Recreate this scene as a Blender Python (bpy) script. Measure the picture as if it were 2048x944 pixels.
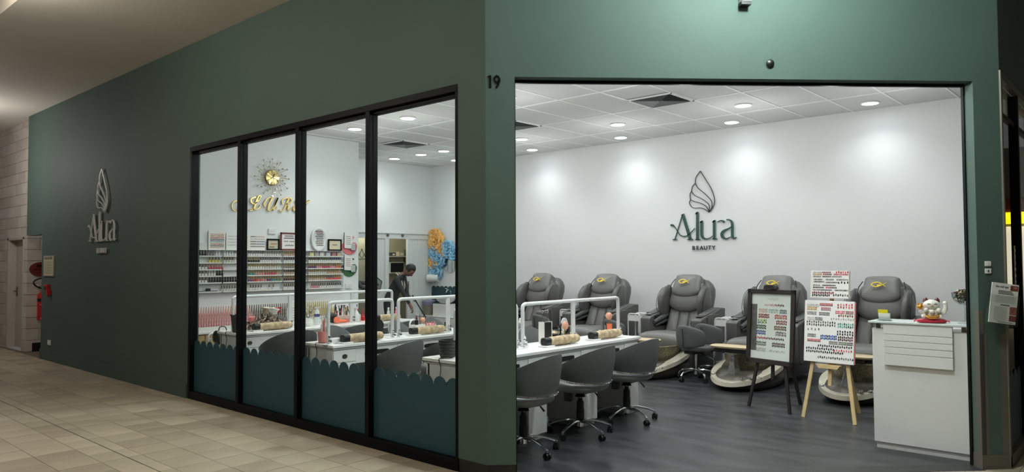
import bpy, math, random
from math import sin, cos, pi, sqrt, radians, atan2
from mathutils import Vector, Matrix
random.seed(7)
SC = bpy.context.scene
COL = SC.collection
for o in list(bpy.data.objects): bpy.data.objects.remove(o)

# ------------------------------------------------------------------ camera
CAM_R = Vector((0.668158, -0.744007, -0.004166)); CAM_U = Vector((-0.023225, -0.026453, 0.999380)); CAM_F = Vector((0.743657, 0.667647, 0.034955))
cd = bpy.data.cameras.new('camera'); cam = bpy.data.objects.new('camera', cd); COL.objects.link(cam)
cd.sensor_width = 36; cd.sensor_fit = 'HORIZONTAL'; cd.lens = 36 * 1464.750 / 2048
mw = Matrix((CAM_R, CAM_U, -CAM_F)).transposed().to_4x4(); mw.translation = Vector((0, 0, 1.55))
cam.matrix_world = mw
cd.clip_start = .05; cd.clip_end = 100
SC.camera = cam

# ------------------------------------------------------------------ world, exposure
w = bpy.data.worlds.new('mall_air'); SC.world = w; w.use_nodes = True
w.node_tree.nodes['Background'].inputs[0].default_value = (0.95, 0.93, 0.9, 1)
w.node_tree.nodes['Background'].inputs[1].default_value = 0.10
SC.view_settings.view_transform = 'Standard'; SC.view_settings.look = 'None'
SC.view_settings.gamma = 1; SC.view_settings.use_curve_mapping = False
SC.view_settings.exposure = 0.0

# light settings: interior downlights (t, s) on the 3.55 m ceiling; mall lamps out of frame
HI = 3.55; HM = 4.10
DOWN = [(9.95, 8.44), (9.95, 6.56), (9.95, 4.66), (9.95, 2.79), (9.95, 10.4),
        (8.97, 11.1), (8.97, 9.70), (8.97, 10.32), (8.97, 7.83), (8.97, 5.96), (8.97, 4.04), (8.97, 2.15),
        (6.56, 9.05), (6.56, 7.83), (6.56, 5.96), (6.56, 4.04), (6.56, 2.15),
        (4.6, 8.15), (4.6, 6.9), (4.75, 5.1), (4.75, 4.25), (5.7, 3.1)]
DOWN_W = 84.0; FILL_W = 13.0
MALL = [((1.6, 7.6, 3.98), 66, (1.0, .92, .80), .3), ((2.5, 14.1, 3.2), 62, (1, .95, .9), .3), ((1.75, 7.0, 3.85), 10, (1, .9, .7), .2),
        ((0.6, 3.6, 3.9), 135, (1.0, .93, .84), .4)]
CHAM = [((4.42, 1.55, 3.90), 180, (.84, 1.0, .99), .2)]

# ------------------------------------------------------------------ materials
def lin(c):
    return tuple(((v/255)/12.92 if v/255 <= .04045 else ((v/255+.055)/1.055)**2.4) for v in c) + (1,)
MATS = {}
def mat(name, rgb, rough=.5, metal=0, noise=0, scale=8, bump=0, bscale=60, emit=None, es=0, spec=.5, coat=0, alpha=None, trans=0):
    if name in MATS: return MATS[name]
    m = bpy.data.materials.new(name); m.use_nodes = True; nt = m.node_tree; b = nt.nodes['Principled BSDF']
    c = lin(rgb); b.inputs['Base Color'].default_value = c; b.inputs['Roughness'].default_value = rough
    b.inputs['Metallic'].default_value = metal; b.inputs['Specular IOR Level'].default_value = spec
    b.inputs['Coat Weight'].default_value = coat
    if trans: b.inputs['Transmission Weight'].default_value = trans
    if noise:
        tc = nt.nodes.new('ShaderNodeTexCoord'); n = nt.nodes.new('ShaderNodeTexNoise'); n.inputs['Scale'].default_value = scale
        n.inputs['Detail'].default_value = 5
        r = nt.nodes.new('ShaderNodeValToRGB'); r.color_ramp.elements[0].position = .3; r.color_ramp.elements[1].position = .7
        r.color_ramp.elements[0].color = tuple(v*(1-noise) for v in c[:3])+(1,); r.color_ramp.elements[1].color = tuple(min(1, v*(1+noise)) for v in c[:3])+(1,)
        nt.links.new(tc.outputs['Object'], n.inputs['Vector']); nt.links.new(n.outputs['Fac'], r.inputs['Fac']); nt.links.new(r.outputs['Color'], b.inputs['Base Color'])
    if bump:
        tc = nt.nodes.new('ShaderNodeTexCoord'); n2 = nt.nodes.new('ShaderNodeTexNoise'); n2.inputs['Scale'].default_value = bscale
        bp = nt.nodes.new('ShaderNodeBump'); bp.inputs['Strength'].default_value = bump; bp.inputs['Distance'].default_value = .004
        nt.links.new(tc.outputs['Object'], n2.inputs['Vector']); nt.links.new(n2.outputs['Fac'], bp.inputs['Height']); nt.links.new(bp.outputs['Normal'], b.inputs['Normal'])
    if emit:
        b.inputs['Emission Color'].default_value = lin(emit); b.inputs['Emission Strength'].default_value = es
    MATS[name] = m; return m

def glass_mat(name, tint=(1, 1, 1), rough=.0, ior=1.5, gain=1.0):
    m = bpy.data.materials.new(name); m.use_nodes = True; nt = m.node_tree; nt.nodes.clear()
    out = nt.nodes.new('ShaderNodeOutputMaterial'); mix = nt.nodes.new('ShaderNodeMixShader'); fr = nt.nodes.new('ShaderNodeFresnel')
    tr = nt.nodes.new('ShaderNodeBsdfTransparent'); gl = nt.nodes.new('ShaderNodeBsdfGlossy')
    fr.inputs['IOR'].default_value = ior; tr.inputs['Color'].default_value = tint + (1,); gl.inputs['Roughness'].default_value = rough
    mu = nt.nodes.new('ShaderNodeMath'); mu.operation = 'MULTIPLY'; mu.inputs[1].default_value = gain; mu.use_clamp = True
    ge = nt.nodes.new('ShaderNodeNewGeometry'); m2 = nt.nodes.new('ShaderNodeMath'); m2.operation = 'SUBTRACT'; m2.inputs[0].default_value = 1.0
    m3 = nt.nodes.new('ShaderNodeMath'); m3.operation = 'MULTIPLY'; nt.links.new(ge.outputs['Backfacing'], m2.inputs[1])
    nt.links.new(fr.outputs[0], mu.inputs[0]); nt.links.new(mu.outputs[0], m3.inputs[0]); nt.links.new(m2.outputs[0], m3.inputs[1]); nt.links.new(m3.outputs[0], mix.inputs[0]); nt.links.new(tr.outputs[0], mix.inputs[1]); nt.links.new(gl.outputs[0], mix.inputs[2]); nt.links.new(mix.outputs[0], out.inputs[0])
    MATS[name] = m; return m

M_paint = mat('green_wall_paint', (69, 88, 80), .7, noise=.05, scale=1.5, bump=.15, bscale=220)
M_white = mat('white_wall_paint', (226, 227, 227), .6, noise=.015, scale=2, bump=.1, bscale=180)
M_block = mat('painted_block', (188, 180, 172), .8, noise=.08, scale=6, bump=.5, bscale=90)
M_mortar = mat('block_joint', (134, 126, 118), .9)
M_vinyl = None
M_black = mat('black_aluminium', (9, 11, 14), .5, spec=.12)
M_blackp = mat('black_plastic', (16, 17, 18), .4)
M_chrome = mat('chrome', (228, 230, 232), .14, 1)
M_steel = mat('brushed_steel', (118, 112, 100), .38, 1, bump=.1, bscale=40)
M_steelp = mat('steel_trim', (104, 99, 90), .5, .4)
M_leather = mat('grey_leather', (108, 107, 104), .42, noise=.05, scale=5, bump=.25, bscale=160)
M_leather2 = mat('dark_grey_leather', (88, 87, 85), .42, noise=.05, scale=5, bump=.2, bscale=160)
M_shell = mat('charcoal_upholstery', (84, 87, 87), .5, noise=.05, scale=9, bump=.2, bscale=200)
M_seat = mat('grey_seat_leather', (126, 129, 127), .35, noise=.05, scale=9, bump=.2, bscale=160)
M_cream = mat('cream_basin_rim', (196, 190, 172), .25, coat=.3)
M_bowl = mat('gold_mesh_bowl', (150, 142, 118), .35, .5, noise=.5, scale=55, bump=.8, bscale=90)
M_base = mat('taupe_spa_base', (84, 80, 72), .35, .3)
M_gloss = mat('white_gloss_laminate', (222, 222, 220), .18, noise=.02, scale=3)
M_marble = mat('white_worktop', (232, 232, 230), .2, noise=.06, scale=4)
M_tile = mat('cream_floor_tile', (171, 160, 139), .38, noise=.10, scale=2.2, bump=.05, bscale=30)
M_tileB = mat('light_cream_floor_tile', (182, 170, 148), .36, noise=.12, scale=2.6, bump=.05, bscale=30)
M_tileC = mat('tan_floor_tile', (158, 146, 126), .42, noise=.12, scale=3.1, bump=.05, bscale=30)
M_grout = mat('floor_grout', (112, 100, 84), .9)
M_joint = mat('dark_expansion_joint', (66, 58, 50), .7)
M_ceil = mat('ceiling_tile_white', (208, 208, 204), .85, bump=.3, bscale=160)
M_tbar = mat('ceiling_rail_white', (234, 235, 234), .5)
M_mceil = mat('mall_ceiling_plaster', (206, 200, 190), .8, noise=.03, scale=1)
M_teal = mat('teal_scallop_film', (32, 70, 80), .6)
M_gold = mat('gold_metal', (196, 172, 112), .25, 1)
M_dgold = mat('gold_cap', (200, 166, 98), .35, .2)
M_pgold = mat('rose_gold_cap', (222, 172, 158), .4, .15)
M_bgold = mat('bright_gold_cap', (216, 194, 106), .3, .3)
M_wood = mat('pine_wood', (206, 180, 132), .5, noise=.12, scale=12)
M_oak = mat('oak_slat', (176, 148, 104), .55, noise=.12, scale=7)
M_dwood = mat('black_stained_wood', (34, 30, 28), .45)
M_frame = mat('dark_brown_frame', (44, 38, 34), .4)
M_paper = mat('white_paper', (228, 226, 222), .6)
M_pink = mat('pink_plastic', (226, 130, 132), .4)
M_red = mat('red_plastic', (176, 22, 26), .4)
M_orange = mat('orange_plastic', (238, 122, 84), .45)
M_dgreen = mat('sign_green', (44, 78, 68), .45)
M_dark = mat('sign_dark', (36, 42, 42), .5)
M_silver = mat('sign_white', (206, 206, 200), .4)
M_lamp = mat('lamp_glow', (255, 255, 255), .5, emit=(240, 250, 255), es=20)
M_glass = glass_mat('window_glass', (.95, .97, .96), 0, 1.5, .9)
M_sglass = glass_mat('side_window_glass', (.6, .62, .6), 0, 1.6, 1.4)
M_acryl = glass_mat('clear_acrylic', (.86, .89, .89), .05, 1.45, 1.5)
M_skin = mat('skin', (136, 96, 80), .5)
M_hair = mat('dark_hair', (24, 20, 20), .5)
M_blueflower = mat('blue_tissue', (142, 194, 226), .7, noise=.15, scale=14)
M_orflower = mat('orange_tissue', (244, 184, 104), .7, noise=.15, scale=14)
M_mirror = mat('mirror', (210, 212, 212), .03, 1)
M_news = mat('beige_print_towel', (172, 152, 120), .7, noise=.45, scale=22)
M_yellow = mat('yellow_card', (240, 226, 40), .5)

# ------------------------------------------------------------------ mesh builder
class MB:
    def __init__(s): s.v = []; s.f = []; s.mi = []; s.m = 0
    def add(s, vs, fs, m=None):
        n = len(s.v); s.v += [tuple(p) for p in vs]; s.f += [tuple(i+n for i in f) for f in fs]
        s.mi += [s.m if m is None else m]*len(fs); return s
    def box(s, x0, x1, y0, y1, z0, z1, m=None):
        v = [(x, y, z) for z in (z0, z1) for y in (y0, y1) for x in (x0, x1)]
        return s.add(v, [(0, 2, 3, 1), (4, 5, 7, 6), (0, 1, 5, 4), (2, 6, 7, 3), (0, 4, 6, 2), (1, 3, 7, 5)], m)
    def obox(s, c, size, ax=(1, 0, 0), ay=(0, 1, 0), m=None):
        ax = Vector(ax).normalized(); ay = Vector(ay); ay = (ay - ax*ay.dot(ax)).normalized(); az = ax.cross(ay); c = Vector(c)
        v = [c + ax*size[0]/2*i + ay*size[1]/2*j + az*size[2]/2*k for k in (-1, 1) for j in (-1, 1) for i in (-1, 1)]
        return s.add(v, [(0, 2, 3, 1), (4, 5, 7, 6), (0, 1, 5, 4), (2, 6, 7, 3), (0, 4, 6, 2), (1, 3, 7, 5)], m)
    def loft(s, rings, m=None, closed=True, caps=True):
        n = len(rings[0]); vs = [p for r in rings for p in r]; fs = []
        for i in range(len(rings)-1):
            for j in range(n if closed else n-1):
                a = i*n+j; b = i*n+(j+1) % n; fs.append((a, b, b+n, a+n))
        if caps and closed: fs.append(tuple(reversed(range(n)))); fs.append(tuple(range((len(rings)-1)*n, len(rings)*n)))
        return s.add(vs, fs, m)
    def tube(s, pts, r, n=8, m=None, closed=False, flat=1.0):
        pts = [Vector(p) for p in pts]; k = len(pts); rr = r if isinstance(r, (list, tuple)) else [r]*k
        rings = []; up = None
        for i, p in enumerate(pts):
            if closed: d = pts[(i+1) % k]-pts[i-1]
            else: d = pts[min(i+1, k-1)]-pts[max(i-1, 0)]
            d = d.normalized() if d.length > 1e-9 else Vector((0, 0, 1))
            if up is None: up = Vector((0, 0, 1)) if abs(d.z) < .9 else Vector((1, 0, 0))
            a = d.cross(up).normalized(); up2 = a.cross(d).normalized(); up = up2
            rings.append([p + a*cos(2*pi*j/n)*rr[i] + up2*sin(2*pi*j/n)*rr[i]*flat for j in range(n)])
        if closed: rings.append(rings[0])
        return s.loft(rings, m, caps=not closed)
    def cyl(s, p0, p1, r0, r1=None, n=14, m=None):
        return s.tube([p0, p1], [r0, r0 if r1 is None else r1], n, m)
    def lathe(s, prof, c=(0, 0, 0), n=20, m=None, sx=1, sy=1):
        rings = [[(c[0]+r*sx*cos(2*pi*j/n), c[1]+r*sy*sin(2*pi*j/n), c[2]+z) for j in range(n)] for r, z in prof]
        return s.loft(rings, m)
    def ball(s, c, r, sc=(1, 1, 1), n=12, k=8, m=None):
        prof = [(max(r*sin(pi*i/k), 1e-4), -r*cos(pi*i/k)*sc[2]) for i in range(k+1)]
        return s.lathe(prof, c, n, m, sc[0], sc[1])
    def pad(s, outline, o, u, v, nrm, th, rings=5, m=None, back=0.0, power=.5):
        """bulged cushion: outline polygon in (u,v), bulging along nrm"""
        o, u, v, nrm = Vector(o), Vector(u), Vector(v), Vector(nrm); k = len(outline)
        cx = sum(p[0] for p in outline)/k; cy = sum(p[1] for p in outline)/k
        R_ = []
        if back: R_.append([o+u*p[0]+v*p[1]-nrm*back for p in outline])
        for i in range(rings+1):
            q = i/rings; fsc = cos(q*pi/2*.93); h = th*(1-fsc**(1/power*1.2))**power if q else 0
            fsc = 1-(1-fsc)*1.0
            R_.append([o+u*(cx+(p[0]-cx)*fsc)+v*(cy+(p[1]-cy)*fsc)+nrm*h for p in outline])
        return s.loft(R_, m)
    def prism(s, poly, o, u, v, nrm, th, m=None):
        o, u, v, nrm = Vector(o), Vector(u), Vector(v), Vector(nrm)
        return s.loft([[o+u*p[0]+v*p[1] for p in poly], [o+u*p[0]+v*p[1]+nrm*th for p in poly]], m)
    def ribbon(s, pts, ws, o, u, v, nrm, th, m=None):
        """flat stroke of varying width in plane (u,v), extruded along nrm"""
        o, u, v, nrm = Vector(o), Vector(u), Vector(v), Vector(nrm)
        k = len(pts); 
        if not isinstance(ws, (list, tuple)): ws = [ws]*k
        rings = []
        for i in range(k):
            a = pts[max(i-1, 0)]; b = pts[min(i+1, k-1)]; dx, dy = b[0]-a[0], b[1]-a[1]; L = sqrt(dx*dx+dy*dy) or 1
            nx, ny = -dy/L*ws[i]/2, dx/L*ws[i]/2; p = pts[i]
            q1 = o+u*(p[0]+nx)+v*(p[1]+ny); q2 = o+u*(p[0]-nx)+v*(p[1]-ny)
            rings.append([q1, q2, q2+nrm*th, q1+nrm*th])
        return s.loft(rings, m)
    def build(s, name, mats, parent=None, bevel=0, smooth=True, sub=0, ang=35, kind=None):
        me = bpy.data.meshes.new(name); me.from_pydata(s.v, [], s.f)
        for m_ in (mats if isinstance(mats, (list, tuple)) else [mats]): me.materials.append(m_)
        me.polygons.foreach_set('material_index', s.mi)
        if smooth:
            me.polygons.foreach_set('use_smooth', [True]*len(me.polygons))
            if not sub: me.set_sharp_from_angle(angle=radians(ang))
        me.validate(); me.update()
        o = bpy.data.objects.new(name, me); COL.objects.link(o)
        if parent: o.parent = parent
        if bevel:
            b = o.modifiers.new('bevel', 'BEVEL'); b.width = bevel; b.segments = 2; b.limit_method = 'ANGLE'; b.angle_limit = radians(40)
        if sub:
            q = o.modifiers.new('sub', 'SUBSURF'); q.levels = sub; q.render_levels = sub
        if kind: o['kind'] = kind
        return o
def tag(o, label, cat, group=None):
    o['label'] = label; o['category'] = cat
    if group: o['group'] = group
    return o
def thing(name, label, cat, loc=(0, 0, 0), rz=0, group=None):
    o = bpy.data.objects.new(name, None); COL.objects.link(o); o.location = loc; o.rotation_euler = (0, 0, rz); o.empty_display_size = .05
    return tag(o, label, cat, group)
def dup(o, parent=None, loc=None, rz=None, label=None):
    c = o.copy(); COL.objects.link(c)
    if parent: c.parent = parent
    if loc is not None: c.location = loc
    if rz is not None: c.rotation_euler = (0, 0, rz)
    if label: c['label'] = label
    for ch in list(o.children): dup(ch, c)
    return c
def struct(name, mb, m, parent=None, **k):
    o = mb.build(name, m, parent, **k); o['kind'] = 'structure'; return o
def group_struct(name, loc=(0, 0, 0), rz=0):
    o = bpy.data.objects.new(name, None); COL.objects.link(o); o.location = loc; o.rotation_euler = (0, 0, rz); o['kind'] = 'structure'; return o
def superring(c, ax, ay, rx, ry, e=2.6, n=20):
    c, ax, ay = Vector(c), Vector(ax), Vector(ay); out = []
    for j in range(n):
        a = 2*pi*j/n; ca, sa = cos(a), sin(a)
        out.append(c + ax*(rx*math.copysign(abs(ca)**(2/e), ca)) + ay*(ry*math.copysign(abs(sa)**(2/e), sa)))
    return out
def bez(p, n=8):
    """smooth curve (Catmull-Rom) through points"""
    out = []; k = len(p)
    for i in range(k-1):
        p0 = p[max(i-1, 0)]; p1 = p[i]; p2 = p[i+1]; p3 = p[min(i+2, k-1)]
        for j in range(n):
            t = j/n
            out.append(tuple(.5*((2*b)+(-a+c)*t+(2*a-5*b+4*c-d)*t*t+(-a+3*b-3*c+d)*t**3) for a, b, c, d in zip(p0, p1, p2, p3)))
    out.append(tuple(p[-1])); return out
def text_mesh(txt, size, extrude=.004, offset=0, sx=1, align='CENTER', space=1.0):
    cu = bpy.data.curves.new('t', 'FONT'); cu.body = txt; cu.size = size; cu.extrude = extrude; cu.offset = offset; cu.align_x = align; cu.space_character = space
    ob = bpy.data.objects.new('t', cu); COL.objects.link(ob); dg = bpy.context.evaluated_depsgraph_get(); dg.update()
    me = bpy.data.meshes.new_from_object(ob.evaluated_get(dg)); bpy.data.objects.remove(ob); bpy.data.curves.remove(cu)
    if sx != 1:
        for v in me.vertices: v.co.x *= sx
    return me
def text_into(mb, txt, size, o, u, v, nrm, ext=.002, sx=1, offset=0, m=None, align='CENTER', space=1.0):
    me = text_mesh(txt, size, ext, offset, sx, align, space); o, u, v, nrm = Vector(o), Vector(u), Vector(v), Vector(nrm)
    mb.add([o+u*p.co.x+v*p.co.y+nrm*(p.co.z+ext) for p in me.vertices], [tuple(f.vertices) for f in me.polygons], m); bpy.data.meshes.remove(me)
def clip(poly, f):
    out = []; k = len(poly)
    for i in range(k):
        a, b = poly[i], poly[(i+1) % k]; fa, fb = f(a), f(b)
        if fa >= 0: out.append(a)
        if (fa > 0) != (fb > 0) and abs(fa-fb) > 1e-9:
            t = fa/(fa-fb); out.append((a[0]+(b[0]-a[0])*t, a[1]+(b[1]-a[1])*t))
    return out if len(out) > 2 else []

# ================================================================== STRUCTURE
TF = 3.8; CS = 3.664; KS = TF+CS; RS = .924; RT = KS-RS; TL = 10.41; SS = 10.07; SR = 11.65; TR = 7.38
# ---- lamps out of frame (mall) and their fittings
def sphere_lamp(p, wt, col, r):
    l = bpy.data.lights.new('mall_lamp', 'POINT'); l.energy = wt; l.color = col; l.shadow_soft_size = r*.5
    o = bpy.data.objects.new('mall_lamp_light', l); COL.objects.link(o); o.location = p
for p, wt, col, r in MALL: sphere_lamp(p, wt, col, r)
for p, wt, col, r in CHAM: sphere_lamp(p, wt, col, r)

# ---- salon floor: dark timber-look vinyl
def vinyl():
    m = bpy.data.materials.new('dark_vinyl'); m.use_nodes = True; nt = m.node_tree; b = nt.nodes['Principled BSDF']
    tc = nt.nodes.new('ShaderNodeTexCoord'); mp = nt.nodes.new('ShaderNodeMapping'); mp.inputs['Scale'].default_value = (3.2, .9, 1)
    n = nt.nodes.new('ShaderNodeTexNoise'); n.inputs['Scale'].default_value = 2.2; n.inputs['Detail'].default_value = 7
    r = nt.nodes.new('ShaderNodeValToRGB'); r.color_ramp.elements[0].position = .32; r.color_ramp.elements[1].position = .72
    r.color_ramp.elements[0].color = lin((34, 36, 38)); r.color_ramp.elements[1].color = lin((60, 62, 64))
    nt.links.new(tc.outputs['Object'], mp.inputs[0]); nt.links.new(mp.outputs[0], n.inputs['Vector']); nt.links.new(n.outputs['Fac'], r.inputs['Fac']); nt.links.new(r.outputs['Color'], b.inputs['Base Color'])
    r2 = nt.nodes.new('ShaderNodeMapRange'); r2.inputs[3].default_value = .28; r2.inputs[4].default_value = .5
    nt.links.new(n.outputs['Fac'], r2.inputs[0]); nt.links.new(r2.outputs[0], b.inputs['Roughness'])
    return m
M_vinyl = vinyl()
mb = MB()
P = [(TF, CS), (TF-.0, CS), (RT, RS), (TL, RS), (TL, SR), (TR, SR), (TR, SS), (TF, SS)]
mb.prism(list(reversed(P)), (0, 0, -.05), (1, 0, 0), (0, 1, 0), (0, 0, 1), .05)
struct('floor', mb, M_vinyl, smooth=False)

# ---- mall floor with single tiles
fm = MB(); fm.prism([(-6, -6), (24, -6), (24, RS-.001), (RT-.001, RS-.001), (TF-.001, CS-.001), (TF-.001, 13.81), (5.6, 13.81), (5.6, 15.2), (3.9, 15.2), (3.9, 18), (-6, 18)], (0, 0, -.06), (1, 0, 0), (0, 1, 0), (0, 0, 1), .056)
mall_floor = struct('floor_mall', fm, M_grout, smooth=False)
TM = [M_tile, M_tileB, M_tileC]; shared = {}
far = MB(); g = .0022
tcols = [3.655-.3017*k for k in range(-12, 13)]
def in_mall(poly):
    res = []
    a = clip(poly, lambda p: TF-p[0]);  res.append(a)
    b = clip(poly, lambda p: p[0]-TF); b = clip(b, lambda p: KS-p[0]-p[1]) if b else []; res.append(b)
    c = clip(poly, lambda p: p[0]-TF); c = clip(c, lambda p: p[0]+p[1]-KS) if c else []; c = clip(c, lambda p: RS-p[1]) if c else []; res.append(c)
    return [r for r in res if r]
def rect_area(p): return abs(sum(p[i][0]*p[(i+1) % len(p)][1]-p[(i+1) % len(p)][0]*p[i][1] for i in range(len(p))))/2
for t1 in tcols:
    t0 = t1-.3017
    if t0 < -5.9: continue
    spans = [(t0, t1)] if not (t0 < 2.34 < t1) else [(t0, 2.34), (2.34, t1)]
    for sp in spans:
        for j in range(-26, 45):
            s0 = 4.143+.2985*j; s1 = s0+.2985
            if s0 < -3 or s1 > 16.5: continue
            q = [(sp[0]+g, s0+g), (sp[1]-g, s0+g), (sp[1]-g, s1-g), (sp[0]+g, s1-g)]
            whole = not (sp[1] > TF and s1 > RS)
            if sp[0] > 4.2 and s0 > RS and sp[0]+s0 > KS: continue
            pieces = [q] if whole else in_mall(q)
            for pc in pieces:
                if rect_area(pc) < .0008: continue
                cx = sum(p[0] for p in pc)/len(pc); cy = sum(p[1] for p in pc)/len(pc)
                d = Vector((cx, cy, -1.55)); zf = d.dot(CAM_F); px = 1024+1464.750*d.dot(CAM_R)/max(zf, .01); py = 472-1464.750*d.dot(CAM_U)/max(zf, .01)
                seen = zf > .1 and -40 < px < 2090 and py < 990 and cy < 11.3
                mi = random.choices([0, 1, 2], [5, 3, 2])[0]
                if seen:
                    whole_key = (mi, round(sp[1]-sp[0], 3)) if (whole and len(pc) == 4) else None
                    if whole_key in shared and whole_key:
                        o = bpy.data.objects.new('floor_tile', shared[whole_key]); COL.objects.link(o)
                    else:
                        tb = MB(); tb.prism([(p[0]-cx, p[1]-cy) for p in pc], (0, 0, -.008), (1, 0, 0), (0, 1, 0), (0, 0, 1), .008)
                        o = tb.build('floor_tile', TM[mi], smooth=False)
                        if whole_key: shared[whole_key] = o.data
                    o.parent = mall_floor; o.location = (cx, cy, random.uniform(-.0006, .0006))
                else:
                    far.prism(pc, (0, 0, -.004), (1, 0, 0), (0, 1, 0), (0, 0, 1), .004, mi)
far.build('distant_floor_tiles', TM, mall_floor, smooth=False, kind='stuff')
jb = MB(); jb.box(2.336, 2.344, -3, 16.5, -.004, .0008); jb.build('expansion_joint', M_joint, mall_floor)

# ---- walls of the salon
mb = MB(); mb.box(TL, TL+.15, RS, SR+.15, 0, HI+.1); struct('wall_back', mb, M_white, smooth=False)
mb = MB(); mb.box(TF+.12, TR, SS, SS+.1, 0, HI+.1); mb.box(TR-.1, TR, SS+.1, SR, 0, HI+.1); struct('wall_left', mb, M_white, smooth=False)
# recess wall with a doorway (opening t 9.27-9.74, z 0-2.0) and glazed part t 7.5-8.75
mb = MB()
mb.box(TR, TL, SR, SR+.12, 2.14, HI+.1); mb.box(8.78, 9.16, SR, SR+.12, 0, 2.14); mb.box(10.3, TL, SR, SR+.12, 0, 2.14)
mb.box(TR, 7.5, SR, SR+.12, 0, 2.14)
struct('wall_recess', mb, M_white, smooth=False)
mb = MB(); mb.box(TR-.1, TL+.2, SR+.80, SR+.9, 0, HI); mb.box(TR-.1, TL+.1, SR+.12, SR+.8, 2.6, 2.7); mb.box(TR-.2, TR-.1, SR+.12, SR+.9, 0, HI); mb.box(TL+.1, TL+.2, SR+.12, SR+.9, 0, HI)
struct('wall_store_room', mb, mat('store_room_paint', (176, 172, 152), .7), smooth=False)
mb = MB(); mb.box(TR-.1, TL+.1, SR, SR+.8, -.05, 0.0); struct('floor_store_room', mb, M_vinyl, smooth=False)
mb = MB(); mb.box(RT, TL+.1, RS-.02, RS+.12, 0, 0.01)  # sill strip under the side window
struct('trim_1', mb, M_steelp, smooth=False)

# ---- salon ceiling: rails and panels
ceil = struct('ceiling', MB().prism([(TF+.12, SR), (TF+.12, CS+.05), (RT+.05, RS+.12), (TL, RS+.12), (TL, SR)], (0, 0, HI+.012), (1, 0, 0), (0, 1, 0), (0, 0, 1), .07), mat('ceiling_void', (150, 150, 146), .9), smooth=False)
TS = [3.645+1.157*k for k in range(0, 7)]; SSG = [.04+.6175*k for k in range(1, 20)]
VENTS = [(7.69, 4.362), (7.69, 6.832), (7.69, 9.302)]
SV = [x for x in SSG]
def inside(t, s): return t+s > KS and t > TF+.1 and t < TL and s > RS and (s < SS or t > TR)
def clip_room(q):
    q = clip(q, lambda p: p[0]-(TF+.12)); q = clip(q, lambda p: TL-p[0]) if q else q; q = clip(q, lambda p: p[1]-RS-.1) if q else q
    q = clip(q, lambda p: p[0]+p[1]-KS-.17) if q else q; return q
pm = {}
for a in range(len(TS)):
    t0 = TS[a]; t1 = t0+1.157
    for b in range(len(SV)):
        s0 = SV[b]; s1 = s0+.6175
        q = [(t0+.012, s0+.012), (t1-.012, s0+.012), (t1-.012, s1-.012), (t0+.012, s1-.012)]
        vent = [v for v in VENTS if abs((v[0]+.29)-(t0+.87)) < .1 and abs(v[1]-s0) < .05]
        if vent: q = [(t0+.012, s0+.012), (v_ := vent[0][0]-.006, s0+.012), (v_, s1-.012), (t0+.012, s1-.012)]
        c0 = clip_room(q)
        if not c0: continue
        if s0 > SS-.05: c0 = clip(c0, lambda p: p[0]-TR)
        c0 = clip(c0, lambda p: SR-p[1]) if c0 else c0
        if not c0: continue
        tb = MB(); tb.prism(c0, (0, 0, HI+.007), (1, 0, 0), (0, 1, 0), (0, 0, 1), .005); tb.build('ceiling_panel', M_ceil, ceil, smooth=False)
rb = MB()
for t in TS[1:]: rb.box(t-.0125, t+.0125, max(RS, KS+.15-t), SS if t < TR else SR, HI-.001, HI+.012)
for s_ in SSG:
    if s_ < RS or s_ > SR: continue
    rb.box(max(TF+.12, KS+.15-s_) if s_ < SS else TR, TL, s_-.012, s_+.012, HI, HI+.012)
rb.build('ceiling_rail', M_tbar, ceil, smooth=False)
cb = MB(); cb.box(TF+.12, TL, SS-.02, SS, HI-.02, HI, 0)
# vents
VL = ['square ceiling air vent above the pedicure chairs, right of the opening edge', 'square ceiling air vent cut off by the left edge of the opening', 'square ceiling air vent seen through the rightmost window pane']
for (t0, s0), lb in zip(VENTS, VL):
    v = thing('ceiling_vent', lb, 'vent', (t0+.29, s0+.309, HI-.004), 0, 'ceiling air vents')
    fb = MB()
    for k in range(4):
        c, s_ = [(0, -.297), (.277, 0), (0, .297), (-.277, 0)][k]; 
        w_, d_ = ((.29, .012) if k % 2 == 0 else (.012, .309))
        fb.box(c-w_, c+w_, s_-d_, s_+d_, -.008, .008)
    fb.build('frame', M_tbar, v)
    MB().box(-.27, .27, -.29, .29, .004, .008).build('backing', mat('vent_dark', (38, 42, 46), .8), v)
    for k in range(9):
        r0 = .265-.027*k
        if r0 < .03: break
        sb = MB(); z0 = -.012+.0; 
        for a_ in range(4):
            ca, sa = [(1, 0), (0, 1), (-1, 0), (0, -1)][a_]
            u = Vector((ca, sa, 0)); vv = Vector((-sa, ca, 0)); rr0 = r0; rr1 = r0-.012
            sb.add([u*rr0-vv*rr0+Vector((0, 0, z0)), u*rr0+vv*rr0+Vector((0, 0, z0)), u*rr1+vv*rr1+Vector((0, 0, z0+.016)), u*rr1-vv*rr1+Vector((0, 0, z0+.016))], [(0, 1, 2, 3)])
        sb.build('louvre', mat('vent_louvre', (126, 130, 130), .5), v)
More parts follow.
